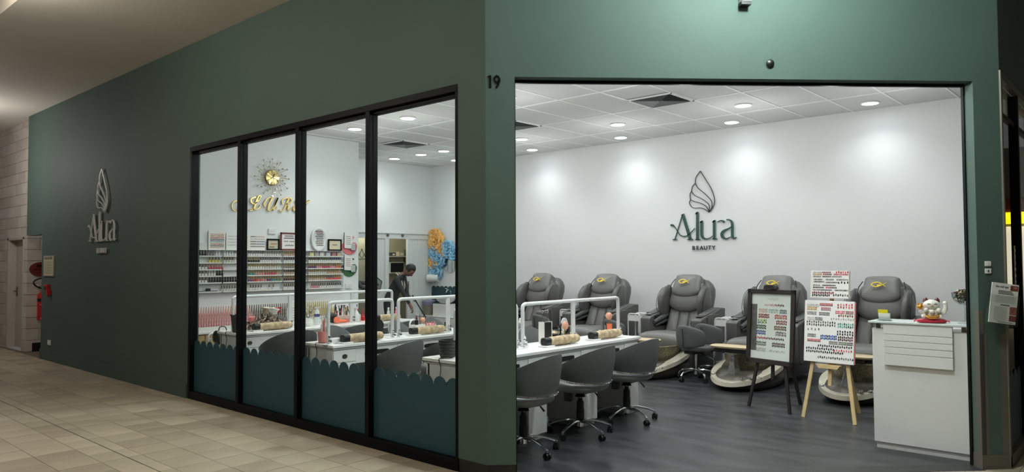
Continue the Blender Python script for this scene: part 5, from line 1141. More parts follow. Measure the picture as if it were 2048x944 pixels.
for ti, (s_, z) in enumerate(TIER):
    n_ = 72
    for i in range(n_):
        x = 4.22+.0358*i
        k = 'pink' if x < 5.38 else ('bronze' if x < 6.02 else ('dark' if x < 6.2 else 'gold'))
        if x > 6.2 and rng.random() < .08: continue
        o = bpy.data.objects.new('gel_polish_bottle', gel_mesh(k)); COL.objects.link(o); o.location = (x, s_, z+.0005)
        cap = {'pink': 'pink with long rose gold cap', 'bronze': 'grey with long bronze cap', 'dark': 'dark with long bronze cap', 'gold': 'clear with long bright gold cap'}[k]
        tag(o, 'slim gel bottle, %s, on the %s step of the display' % (cap, ['rear', 'second', 'third', 'front'][ti]), 'bottle', 'gel bottles %s, %s step' % (cap, ['rear', 'second', 'third', 'front'][ti])); cnt += 1
print('gel', cnt)
# ================================================================== RECESS: door, back room, people, flowers, basin
M_wf = mat('white_door_frame', (216, 218, 216), .4)
dd = group_struct('door_2')
MB().box(7.5, TL-.05, SR-.03, SR, 2.02, 2.14).build('door_header', M_wf, dd, bevel=.004)
MB().box(7.5, TL-.05, SR-.05, SR-.03, 2.12, 2.15).build('sliding_rail', M_wf, dd, bevel=.004)
for x, w_ in ((8.76, .05), (9.16, .10), (9.735, .05), (9.88, .03), (10.02, .04)): MB().box(x, x+w_, SR-.03, SR+.02, 0, 2.02).build('door_jamb', M_wf, dd, bevel=.004)
MB().box(8.81, 9.16, SR-.012, SR-.002, 0, 2.02).build('door_panel', M_wf, dd)
for a, b in ((9.785, 9.88), (9.91, 10.02), (10.06, 10.32)): MB().box(a, b, SR-.012, SR-.002, 0, 2.02).build('door_panel', M_wf, dd)
MB().box(9.745, 9.765, SR-.045, SR-.03, .98, 1.16).build('door_handle', M_steel, dd, bevel=.004)
MB().box(7.5, 8.76, SR+.005, SR+.011, 0, 2.02).build('glass_panel', M_glass, dd)
for x in (9.22, 9.60): MB().cyl((x, SR-.05, 2.09), (x, SR-.035, 2.09), .03).build('rail_hanger', M_steel, dd)
bs = thing('wall_shelf', 'white shelf in the back room seen through the doorway', 'shelf', (9.62, SR+.50, 1.68))
MB().box(0, .78, 0, .3, -.02, 0).build('board', M_wf, bs); MB().box(.1, .12, .25, .3, -.15, -.02).box(.7, .72, .25, .3, -.15, -.02).build('bracket', M_steel, bs)
for x, c, lb, w_, h_ in ((10.08, (188, 176, 150), 'small beige box on the back room shelf', .07, .09), (10.26, (70, 84, 60), 'dark green pot on the back room shelf', .04, .14), (9.86, (40, 42, 40), 'small dark object on the back room shelf', .05, .07)):
    o = MB().box(-w_, w_, -.05, .05, 0, h_).box(-w_*.6, w_*.6, -.052, -.05, h_*.2, h_*.7, 1).build('shelf_box', [mat('shelfbox%d' % c[0], c, .6), M_paper], None, bevel=.006); o.location = (x, SR+.62, 1.6805); tag(o, lb, 'box')
mo = thing('wall_monitor', 'black screen with a white frame in the back room', 'monitor', (9.94, SR+.55, 1.43))
MB().box(-.19, .19, 0, .04, -.12, .12).build('frame', M_wf, mo, bevel=.004); MB().box(-.175, .175, -.003, 0, -.095, .105).build('screen', M_black, mo); MB().box(-.05, .05, .04, .25, -.03, .03).build('wall_bracket', M_steel, mo)
l = bpy.data.lights.new('store_fill', 'POINT'); l.energy = 16; l.color = (1, .95, .8); l.shadow_soft_size = .1  # unseen fill light added to lift the dark back room, no fitting
lo = bpy.data.objects.new('store_fill', l); COL.objects.link(lo); lo.location = (9.2, SR+.45, 2.3)
# lotus decal behind
o = MB().ribbon(bez([(-.12, -.02), (-.08, .0), (-.02, .10), (0, .15), (.02, .10), (.08, 0), (.12, -.02)], 4), .012, (0, 0, 0), Vector((1, 0, 0)), ZA, Vector((0, -1, 0)), .003).ribbon(bez([(-.12, -.03), (-.05, -.05), (.05, -.05), (.12, -.03)], 4), .012, (0, 0, 0), Vector((1, 0, 0)), ZA, Vector((0, -1, 0)), .003).ribbon(bez([(-.09, .07), (-.04, .02), (0, -.03), (.04, .02), (.09, .07)], 4), .010, (0, 0, 0), Vector((1, 0, 0)), ZA, Vector((0, -1, 0)), .003).build('lotus_decal', M_dark, None, smooth=False)
o.location = (8.62, SR+.004, 1.66); tag(o, 'dark lotus flower decal on the glass beside the polish wall', 'decal')

# ---- paper flowers on the back wall
def paper_flower(label, s_, z, R_, m_, seed, t=TL-.0):
    rr = random.Random(seed); r = thing('paper_flower', label, 'paper flower', (t-.02, s_, z))
    for ring, (n_, rad, out, tilt) in enumerate(((9, 1.0, .05, .25), (8, .78, .09, .55), (6, .5, .13, .95), (4, .28, .15, 1.3))):
        for k in range(n_):
            a = 2*pi*(k+.5*ring)/n_+rr.uniform(-.15, .15); L_ = R_*rad*rr.uniform(.88, 1.1); w_ = L_*.62; mb = MB(); rows_ = []
            for i in range(5):
                u = i/4; wd = w_*(.25+.95*sin(pi*min(u*.62+.1, 1))); cr = []
                for j in range(5):
                    v = (j-2)/2; rad_ = L_*u*cos(tilt*.6); dep = out*.3+L_*u*sin(tilt)*.5+.02*cos(v*2.2+rr.uniform(-.2, .2))+.018*sin(7*u+3*v+k)
                    y = cos(a)*rad_-sin(a)*wd*v*.8; zz_ = sin(a)*rad_+cos(a)*wd*v*.8; cr.append((-dep-rr.uniform(0, .006), y, zz_))
                rows_.append(cr)
            back = [[(p[0]+.003, p[1], p[2]) for p in r_] for r_ in rows_]
            mb.loft([a_+list(reversed(b_)) for a_, b_ in zip(rows_, back)]); mb.build('petal', m_, r, ang=80)
    mb = MB(); mb.ball((-R_*.35, 0, 0), R_*.16, n=10, k=6); mb.build('centre', m_, r)
paper_flower('largest orange paper flower, at the top left of the wall cluster', 11.44, 2.0, .24, M_orflower, 1)
paper_flower('tall orange paper flower right of the largest one', 11.28, 1.80, .17, M_orflower, 2)
paper_flower('blue paper flower under the largest orange one', 11.47, 1.74, .19, M_blueflower, 3)
paper_flower('blue paper flower in the middle of the wall cluster', 11.36, 1.62, .20, M_blueflower, 4)
paper_flower('small orange paper flower between two blue ones', 11.50, 1.52, .17, M_orflower, 5)
paper_flower('lowest blue paper flower above the paper roll', 11.45, 1.36, .19, M_blueflower, 6)
paper_flower('blue paper flower beside the round mirror', 11.07, 1.80, .20, M_blueflower, 7)
paper_flower('blue paper flower at the right window jamb', 10.88, 1.72, .17, M_blueflower, 8)
mr = thing('round_mirror', 'round wall mirror partly covered by a blue paper flower', 'mirror', (TL-.012, 11.06, 1.52))
for nm, r0, x0, m_ in (('frame', .20, 0, M_wf), ('glass', .185, -.006, M_mirror)):
    mb = MB(); mb.loft([superring((x, 0, 0), YA, ZA, r0, r0, 2, 32) for x in (x0+.008, x0)]); mb.build(nm, m_, mr)
rl = thing('paper_roll', 'white paper roll on the wall under the lowest blue flower', 'paper roll', (TL-.10, 11.48, 1.21), .5)
mb = MB(); mb.lathe([(.02, -.12), (.08, -.12), (.08, .12), (.02, .12)], n=20); mb.v = [(x, z, y) for x, y, z in mb.v]; mb.build('roll', M_paper, rl); mb = MB(); mb.cyl((0, -.13, 0), (0, .13, 0), .018); mb.box(-.01, .1, .13, .14, -.02, .02); mb.build('holder', M_steel, rl)
sp = thing('scalloped_panel', 'teal scalloped splash panel behind the wash basin', 'panel', (TL-.014, 11.62, .45))
mb = MB(); mb.prism([(-x, z) for x, z in scallop(8, 1.0, .60)], (0, 0, 0), YA, ZA, Vector((1, 0, 0)), .012); mb.build('panel', M_teal, sp, smooth=False)
bs = thing('wash_basin', 'white wash basin with chrome tap on the back wall', 'basin', (TL-.19, 11.0, .80))
mb = MB(); mb.lathe([(.001, -.10), (.10, -.09), (.17, -.03), (.19, .03), (.18, .035), (.16, -.02), (.09, -.07), (.001, -.075)], n=24, sx=.9, sy=1.3); mb.build('bowl', M_gloss, bs)
mb = MB(); mb.tube(bez([(.15, 0, .03), (.15, 0, .13), (.12, 0, .17), (.05, 0, .17), (.02, 0, .13)], 5), .013, 8); mb.build('tap', M_chrome, bs)
mb = MB(); mb.box(-.15, .19, -.22, .22, -.35, -.10); mb.build('cabinet', M_gloss, bs, bevel=.004)
sd = thing('soap_bottle', 'clear soap bottle beside the chrome tap', 'bottle', (TL-.06, 11.10, .835)); mb = MB(); mb.lathe([(.001, 0), (.03, 0), (.03, .10), (.012, .12), (.012, .14), (.001, .14)], n=12); mb.build('body', M_acryl, sd); mb = MB(); mb.cyl((0, 0, .14), (0, 0, .17), .006); mb.obox((-.02, 0, .17), (.05, .012, .01)); mb.build('pump', M_gloss, sd)
wb = thing('waste_bin', 'beige bin with lilac liner under the teal panel', 'bin', (TL-.20, 11.50, .456)); mb = MB(); mb.lathe([(.001, 0), (.10, 0), (.125, .27), (.118, .27), (.095, .01), (.001, .01)], n=20); mb.build('body', mat('taupe_bin', (126, 116, 104), .5), wb)
mb = MB(); mb.lathe([(.118, .2), (.127, .24), (.14, .275), (.13, .30), (.11, .29), (.10, .2)], n=17); mb.build('liner', mat('lilac_liner', (142, 138, 170), .4), wb)
lc = thing('back_cabinet', 'pale low cabinet below the teal scalloped panel', 'cabinet', (TL-.45, 10.4, 0)); MB().box(0, .44, 0, 1.24, 0, .44).build('body', M_wf, lc); MB().box(-.01, .44, -.01, 1.24, .44, .455).build('cabinet_top', M_gloss, lc)
for k in range(3): MB().box(-.012, 0, .41*k+.01, .41*k+.40, .02, .42).build('door', M_gloss, lc, bevel=.003)

# ================================================================== THINGS ON THE DESKS
DZ = .7705
def hand_rest(t0, t1, s_, label, yaw=0):
    L = t1-t0; r = thing('hand_rest', label, 'hand rest', (t0, s_, DZ), yaw, 'rolled hand rests on the desks')
    mb = MB(); rings = []
    for i in range(13):
        u = i/12; w = 1-.12*abs(2*u-1)**3+.02*sin(17*u)
        rings.append([(.06+(L-.06)*u, .045*w*cos(2*pi*j/16)*1.15, .046+.043*w*sin(2*pi*j/16)) for j in range(16)])
    mb.loft(rings); mb.build('printed_towel', M_news, r, ang=70)
    MB().box(.055+L*.40, .055+L*.62, -.0, .002, .0905, .0915).build('towel_label', M_silver, r)
    mb = MB(); mb.loft([superring((x, 0, .047), YA, ZA, .042*k, .038*k, 3, 16) for x, k in ((-.005, .9), (.0, 1), (.065, 1))]); mb.build('cushion_end', M_blackp, r)
    MB().box(-.03, .09, -.055, .05, 0, .016).build('base_plate', M_gloss, r, bevel=.003)
    return r
hand_rest(5.17, 5.66, 4.255, 'rolled beige print hand rest on the front desk, left of the rail post')
hand_rest(5.90, 6.38, 4.255, 'rolled beige print hand rest on the front desk, right of the rail post')
hand_rest(4.16, 4.62, 5.945-.02, 'rolled beige print hand rest on the middle desk, third window pane')
hand_rest(5.07, 5.52, 5.86+.13, 'rolled beige print hand rest on the middle desk, rightmost window pane')
hand_rest(4.25, 4.72, 7.765, 'rolled beige print hand rest on the rear desk, second window pane')
hand_rest(5.95, 6.35, 7.76, 'rolled beige print hand rest on the rear desk, seen in the rightmost pane')
def brushes(mb_root, n_, r0, z0, h, cols, seed):
    rr = random.Random(seed)
    for k in range(n_):
        a = rr.uniform(0, 2*pi); q = r0*sqrt(rr.random())*.8; lean = rr.uniform(.0, .16); hh = h*rr.uniform(.75, 1.1)
        x, y = q*cos(a), q*sin(a); mb = MB(); mb.cyl((x, y, z0), (x+lean*hh*cos(a), y+lean*hh*sin(a), z0+hh), .0035, .005, 6); mb.build('brush', rr.choice(cols), mb_root)
M_cup = mat('clear_cup', (208, 212, 210), .1, spec=.8)
def cup(name, label, t, s_, r_, h, m, z=DZ, group=None):
    o = thing(name, label, 'cup', (t, s_, z), 0, group); mb = MB(); mb.lathe([(.001, 0), (r_*.9, 0), (r_, h), (r_*.92, h), (r_*.82, .005), (.001, .006)], n=18); mb.build('cup_body', m, o); return o
# front desk
cl = thing('desk_lamp', 'small white cone shaped lamp stand at the left end of the front desk', 'lamp', (5.10, 4.44, DZ))
mb = MB(); mb.lathe([(.001, 0), (.045, 0), (.045, .01), (.018, .09), (.012, .10), (.001, .10)], n=18); mb.build('cone_base', M_gloss, cl); mb = MB(); mb.tube([(0, 0, .1), (-.0, .01, .17), (-.01, .03, .22)], .005, 6); mb.build('neck', M_gloss, cl); mb = MB(); mb.lathe([(.001, 0), (.02, .002), (.012, .04), (.001, .045)], c=(-.01, .03, .215), n=12); mb.build('lamp_head', M_gloss, cl)
bx = thing('brush_organizer', 'black upright box with a white edge and tools on the front desk', 'organizer', (5.44, 4.46, DZ))
MB().box(-.055, .055, -.03, .03, 0, .20).build('case', M_blackp, bx, bevel=.003); MB().box(-.062, -.055, -.034, .034, 0, .205).box(.055, .062, -.034, .034, 0, .205).build('white_edge', M_gloss, bx)
for k, x in enumerate((-.04, 0, .03)):
    mb = MB(); mb.tube(bez([(x, 0, .2), (x-.005, .0, .25), (x+.004, 0, .29)], 3), .004, 6); mb.ball((x+.004, 0, .30), .012, (1, .4, 1.4), 8, 6); mb.build('tool', M_chrome, bx)
c1 = cup('glass_jar', 'clear glass jar with metal tools on the front desk beside the black box', 5.68, 4.49, .032, .11, M_acryl); brushes(c1, 5, .03, .01, .15, [M_steel, M_chrome, M_blackp], 2)
c2 = cup('glass_jar', 'clear glass jar holding a fluffy peach brush, left of the rail post', 5.66, 4.40, .035, .09, M_acryl); mb = MB(); mb.cyl((0, 0, .01), (.01, 0, .12), .006); mb.build('brush_handle', M_gold, c2); mb = MB(); mb.ball((.012, 0, .155), .034, (1, 1, 1.2), 12, 8); mb.build('brush_head', mat('peach_bristle', (220, 160, 136), .8), c2)
o = thing('handheld_mirror', 'grey translucent paddle behind the peach brush on the front desk', 'paddle', (5.79, 4.50, DZ)); mb = MB(); mb.loft([superring((0, y, .15), (1, 0, 0), ZA, .055, .07, 2, 20) for y in (0, .006)]); mb.build('disc', M_cup, o); MB().box(-.012, .012, 0, .006, 0, .09).build('stem', M_cup, o); MB().box(.03, .06, -.02, .03, 0, .13).build('black_block', M_blackp, o)
for t, s_, lb in ((6.35, 4.47, 'left one of two white bottles behind the right hand rest'), (6.42, 4.45, 'right one of two white bottles behind the right hand rest')):
    o = thing('polish_bottle', lb, 'bottle', (t, s_, DZ), 0, 'white bottles on the front desk'); mb = MB(); mb.lathe([(.001, 0), (.015, 0), (.015, .05), (.007, .06), (.001, .06)], n=12); mb.build('body', M_gloss, o); mb = MB(); mb.lathe([(.008, .058), (.009, .065), (.007, .105), (.001, .105)], n=10); mb.build('cap', CC['grey'], o)
c3 = cup('orange_cup', 'orange cup holding a fluffy peach brush near the right rail post', 6.47, 4.43, .03, .12, M_orange); mb = MB(); mb.cyl((0, 0, .01), (-.005, 0, .17), .008); mb.build('brush_handle', M_gold, c3); mb = MB(); mb.ball((-.006, 0, .20), .036, (1, 1, 1.1), 12, 8); mb.build('brush_head', MATS['peach_bristle'], c3)
o = MB().box(-.03, .03, -.02, .02, 0, .03).build('tissue_box', M_gloss, None, bevel=.005); o.location = (5.83, 4.40, DZ); tag(o, 'small white plastic box at the foot of the middle rail post', 'box')
o = thing('waste_basket', 'dark woven basket on the window end of the front desk', 'basket', (4.11, 4.40, DZ)); mb = MB(); mb.lathe([(.001, 0), (.06, 0), (.075, .14), (.078, .145), (.07, .145), (.055, .01), (.001, .01)], n=20); mb.build('basket_body', mat('dark_woven', (56, 58, 58), .7, bump=.6, bscale=120), o)
mb = MB()
for k in range(5): mb.tube([((.063+.0105*(.02+.026*k)/.14*1.3)*cos(a_), (.063+.0105*(.02+.026*k)/.14*1.3)*sin(a_), .02+.026*k) for a_ in [2*pi*i/20 for i in range(20)]], .003, 5, closed=True)
mb.build('woven_band', M_dark, o, kind='stuff')
# middle desk
c4 = cup('pink_tool_cup', 'pink cup full of tall tools at the window end of the middle desk', 4.09, 6.14, .055, .11, mat('pink_cup', (206, 136, 132), .3)); brushes(c4, 9, .05, .01, .21, [M_silver, M_pink, M_steel, M_cup], 5)
o = MB().box(-.06, .06, -.04, .04, 0, .05).build('tissue_box', M_gloss, None, bevel=.005); o.location = (4.13, 6.02, DZ); tag(o, 'white plastic box beside the rail foot, window end of the middle desk', 'box')
o = thing('nail_fan', 'black round fan on a short stand beside the double rail posts', 'fan', (4.74, 6.12, DZ)); mb = MB(); mb.loft([superring((0, y, .12), (1, 0, 0), ZA, .07, .07, 2, 24) for y in (0, .03)]); mb.build('fan_head', M_blackp, o); mb = MB(); mb.cyl((0, .015, 0), (0, .015, .06), .012); mb.lathe([(.001, 0), (.045, 0), (.04, .012), (.001, .012)], n=16); mb.build('stand', M_blackp, o)
o = MB().box(-.16, .16, -.06, .06, 0, .012).box(-.16, .16, -.06, -.052, .012, .02).build('tool_tray', M_gloss, None, bevel=.003); o.location = (5.05, 6.21, DZ); tag(o, 'flat white tray behind the hand rest, right window pane', 'tray')
hd_ = thing('brush_organizer', 'white box organizer with brushes and pink bottles, rightmost pane', 'organizer', (5.45, 6.23, DZ)); MB().box(-.15, .15, -.045, .045, 0, .085).build('case', M_gloss, hd_, bevel=.003); brushes(hd_, 7, .09, .03, .16, [M_steel, M_pink, M_blackp, M_silver], 8)
for x in (.0, .04, .08, .12): 
    mb = MB(); mb.cyl((x, -.05, .03), (x, -.05, .11), .008); mb.build('pink_tube', M_pink, hd_)
mb = MB(); mb.ball((-.01, 0, .13), .03, n=12, k=8); mb.build('brush_head', MATS['peach_bristle'], hd_); mb = MB(); mb.tube(bez([(-.14, 0, .03), (-.19, 0, .05), (-.19, 0, .12), (-.14, 0, .15)], 4), .01, 6); mb.build('hook_handle', M_gloss, hd_)
mb = MB(); mb.lathe([(.001, 0), (.02, 0), (.02, .05), (.008, .06), (.006, .08), (.001, .08)], c=(-.1, 0, .085), n=10); mb.build('black_bottle', M_blackp, hd_)
o = thing('phone_stand', 'small black phone stand on the middle desk by the window jamb', 'phone stand', (5.70, 6.12, DZ)); mb = MB(); mb.box(-.05, .05, -.03, .03, 0, .012); mb.cyl((0, 0, .01), (0, 0, .16), .006); mb.box(-.03, .03, -.004, .004, .06, .1); mb.build('stand', M_blackp, o)
# rear desk
o = thing('waste_basket', 'black round basket on the window end of the rear desk', 'basket', (4.085, 7.80, DZ)); mb = MB(); mb.lathe([(.001, 0), (.06, 0), (.085, .19), (.088, .195), (.078, .195), (.055, .01), (.001, .01)], n=20); mb.build('basket_body', MATS['dark_woven'], o)
mb = MB(); mb.tube([(.088*cos(2*pi*i/20), .088*sin(2*pi*i/20), .195) for i in range(20)], .005, 5, closed=True); mb.build('rim', M_blackp, o)
# fluffy pile of grey foil and ribbon bundles
pl = thing('dried_bouquet', 'large brown grey crumpled bouquet with pink and white wrapping on the rear desk', 'bouquet', (4.52, 7.98, DZ)); rr = random.Random(21)
M_pl = [mat('taupe_foil', (132, 116, 104), .6), mat('brown_foil', (92, 76, 68), .6), mat('beige_foil', (188, 172, 156), .6)]
mb = MB()
for k in range(420):
    a = rr.uniform(0, 2*pi); u = rr.random()**.6; x = .27*u*cos(a); y = .09*u*sin(a); z = .01+rr.random()*(.15*(1-u*.8)+.02); s_ = rr.uniform(.02, .045)
    d1_ = Vector((rr.uniform(-1, 1), rr.uniform(-1, 1), rr.uniform(-.3, 1))).normalized(); d2_ = Vector((rr.uniform(-1, 1), rr.uniform(-1, 1), rr.uniform(-1, 1))).normalized(); p = Vector((x, y, z)); mb.m = rr.randrange(3)
    mb.add([p-d1_*s_, p+d2_*s_*.5, p+d1_*s_+Vector((0, 0, .01)), p-d2_*s_*.5, p+Vector((0, 0, .012))], [(0, 1, 4), (1, 2, 4), (2, 3, 4), (3, 0, 4)])
mb.build('foliage', M_pl, pl, smooth=False, kind='stuff')
for (x, y, z, w_, m_, nm) in ((.10, 0, .20, .10, M_paper, 'white_wrapping'), (.155, -.01, .21, .05, M_red, 'red_ribbon'), (-.18, 0, .11, .05, M_pink, 'pink_ribbon'), (.02, .02, .21, .07, M_pl[2], 'beige_wrapping')):
    mb = MB(); rings = []
    for i in range(5):
        v = i/4; rings.append([(x+w_*(.4+.6*v)*cos(2*pi*j/9)*rr.uniform(.6, 1.1), y+w_*.7*(.4+.6*v)*sin(2*pi*j/9), z+.07*(v-.5)+rr.uniform(-.012, .012)) for j in range(9)])
    mb.loft(rings); mb.build(nm, m_, pl, smooth=False)
ob = thing('table_sign', 'white arched sign with grey lines standing on the rear desk', 'sign', (4.93, 8.02, DZ), .25)
mb = MB(); mb.prism([(.11, 0), (.125, .15)]+[(.125*cos(pi*k/10), .18+.13*sin(pi*k/10)) for k in range(1, 10)]+[(-.125, .15), (-.11, 0)], (0, 0, 0), Vector((1, 0, 0)), ZA, Vector((0, 1, 0)), .01); mb.build('panel', M_paper, ob)
mb = MB(); 
for k in range(6): mb.box(-.09+.01*(k % 2), .09, -.002, 0, .07+.03*k, .076+.03*k)
mb.build('print', M_silver if False else mat('light_print', (150, 146, 140), .6), ob, kind='stuff')
vp_ = thing('flower_vase', 'white vase of silvery leaves beside the middle window mullion', 'vase', (5.02, 7.86, DZ)); mb = MB(); mb.lathe([(.001, 0), (.04, 0), (.06, .04), (.05, .09), (.03, .1), (.001, .1)], n=16); mb.build('vase_body', M_gloss, vp_)
for k in range(26):
    a = rr.uniform(0, 2*pi); q = rr.uniform(.02, .1); z = rr.uniform(.12, .26); mb = MB(); mb.tube([(0, 0, .08), (q*.5*cos(a), q*.5*sin(a), z*.7), (q*cos(a), q*sin(a), z)], .0015, 4)
    p = Vector((q*cos(a), q*sin(a), z)); d_ = Vector((cos(a), sin(a), .6))*.018; e_ = Vector((-sin(a), cos(a), 0))*.010; mb.add([p-d_, p+e_, p+d_, p-e_, p+Vector((0, 0, .004))], [(0, 1, 4), (1, 2, 4), (2, 3, 4), (3, 0, 4)]); mb.build('leaf_stem', rr.choice([M_steel, M_dark, M_silver]), vp_)
wt = thing('water_bottle', 'clear water bottle with a blue band on the rear desk', 'bottle', (5.22, 7.98, DZ)); mb = MB(); mb.lathe([(.001, 0), (.033, 0), (.035, .01), (.035, .13), (.028, .17), (.012, .195), (.012, .2), (.001, .2)], n=18); mb.build('body', M_cup, wt); mb = MB(); mb.lathe([(.0355, .10), (.0358, .10), (.0358, .135), (.0355, .135)], n=18); mb.build('band', mat('blue_band', (60, 70, 130), .4), wt); mb = MB(); mb.lathe([(.014, .198), (.014, .22), (.001, .22)], n=12); mb.build('cap', M_gloss, wt)
bo = thing('brush_organizer', 'wide clear organizer crowded with brushes and bottles on the rear desk', 'organizer', (5.70, 8.04, DZ)); MB().box(-.2, .2, -.05, .05, 0, .09).build('case', mat('pale_organizer', (206, 190, 180), .3), bo, bevel=.003)
for k in range(34):
    x = -.18+.36*k/33; z1 = .15+rr.random()*.10; mb = MB(); mb.cyl((x, rr.uniform(-.03, .03), .06), (x+rr.uniform(-.02, .02), rr.uniform(-.03, .03), z1), .004, .006, 6); mb.build('brush', rr.choice([M_blackp, M_blackp, M_steel, M_pink, M_silver, M_red, M_dgold]), bo)
for k in range(6): MB().box(-.18+.062*k, -.135+.062*k, -.075, -.052, .0, .05).build('small_box', [M_silver, M_oak, M_pink, M_cup, M_steel, M_oak][k], bo)
of = thing('mini_fan', 'small orange hand fan with black back on the rear desk', 'fan', (5.47, 7.93, DZ)); mb = MB(); mb.loft([superring((0, y, .045), (1, 0, 0), ZA, .04, .04, 2, 20) for y in (-.0, -.03)]); mb.build('fan_head', M_orange, of); mb = MB(); mb.cyl((.03, -.01, .03), (.14, -.01, .025), .02, .018); mb.build('handle', M_orange, of); mb = MB(); mb.ball((-.02, .045, .07), .065, (1, .5, 1), 14, 8); mb.build('black_back', M_blackp, of)
sp_ = thing('spray_bottle', 'clear plastic spray bottle on the rear desk beside the rail post', 'bottle', (5.80, 7.96, DZ)); mb = MB(); mb.lathe([(.001, 0), (.045, 0), (.048, .02), (.045, .10), (.02, .14), (.015, .15), (.001, .15)], n=16); mb.build('body', M_cup, sp_); mb = MB(); mb.cyl((0, 0, .15), (0, 0, .18), .01); mb.obox((-.02, 0, .185), (.07, .02, .02)); mb.build('trigger', M_gloss, sp_)
rd = thing('nail_remover_bottle', 'red pointed bottle on the rear desk at the right mullion', 'bottle', (5.98, 8.06, DZ)); mb = MB(); mb.lathe([(.001, 0), (.03, 0), (.032, .05), (.012, .08), (.006, .13), (.001, .135)], n=14); mb.build('body', M_red, rd); mb = MB(); mb.lathe([(.007, .125), (.006, .15), (.001, .155)], n=8); mb.build('tip', M_red, rd)
for k in range(5):
    o = thing('lotion_bottle', ['clear lotion bottle, first of the group at the far end of the rear desk', 'slim clear lotion bottle behind the first one, rear desk', 'pink lotion bottle at the far end of the rear desk', 'pale pink tall lotion bottle beside the pink one', 'rosy lotion bottle nearest the end of the rear desk'][k], 'bottle', (6.36+.035*k, 8.0+.03*(k % 2), DZ), 0, 'lotion bottles on the rear desk')
    mb = MB(); mb.lathe([(.001, 0), (.016, 0), (.016, .10), (.007, .12), (.007, .14), (.001, .14)], n=12); mb.build('body', [M_cup, M_cup, M_pink, mat('pale_pink', (228, 170, 170), .3), M_pink][k], o); mb = MB(); mb.lathe([(.009, .135), (.009, .155), (.001, .157)], n=8); mb.build('cap', M_gloss, o)
# white tube-frame trolley with a dark bag, left pane
tr = thing('white_trolley', 'white tube framed trolley seen over the scalloped film in the leftmost pane', 'trolley', (4.42, 8.72, 0), .15)
mb = MB()
for q in (-.13, .13): mb.tube([(-.17, q, .03), (-.17, q, .60)]+bez([(-.17, q, .62), (-.16, q, .66), (-.12, q, .68)], 3)+bez([(.12, q, .68), (.16, q, .66), (.17, q, .62)], 3)+[(.17, q, .03)], .013, 8)
mb.box(-.17, .17, -.14, -.12, .60, .62).box(-.17, .17, .12, .14, .60, .62); mb.build('frame', M_gloss, tr)
for z in (.55, .25): MB().box(-.165, .165, -.125, .125, z-.012, z).build('tray', M_gloss, tr, bevel=.003)
for a in (-1, 1):
    for b in (-1, 1): MB().cyl((.17*a, .13*b-.01, .02), (.17*a, .13*b+.01, .02), .02).build('wheel', M_blackp, tr)
bg = thing('black_bag', 'dark slumped bag on the white trolley in the leftmost pane', 'bag', (4.40, 8.72, .551), .15)
mb = MB(); mb.loft([superring((.0-.03*k, 0, z), (1, 0, 0), YA, rx, ry, 2.6, 20) for k, (z, rx, ry) in enumerate(((0, .11, .085), (.04, .12, .1), (.10, .10, .09), (.15, .06, .06), (.17, .02, .02)))]); mb.build('bag_body', M_blackp, bg)
mb = MB(); mb.tube(bez([(-.1, 0, .15), (-.08, 0, .21), (-.0, 0, .2), (.02, 0, .1)], 5), .006, 6); mb.build('strap', M_blackp, bg)

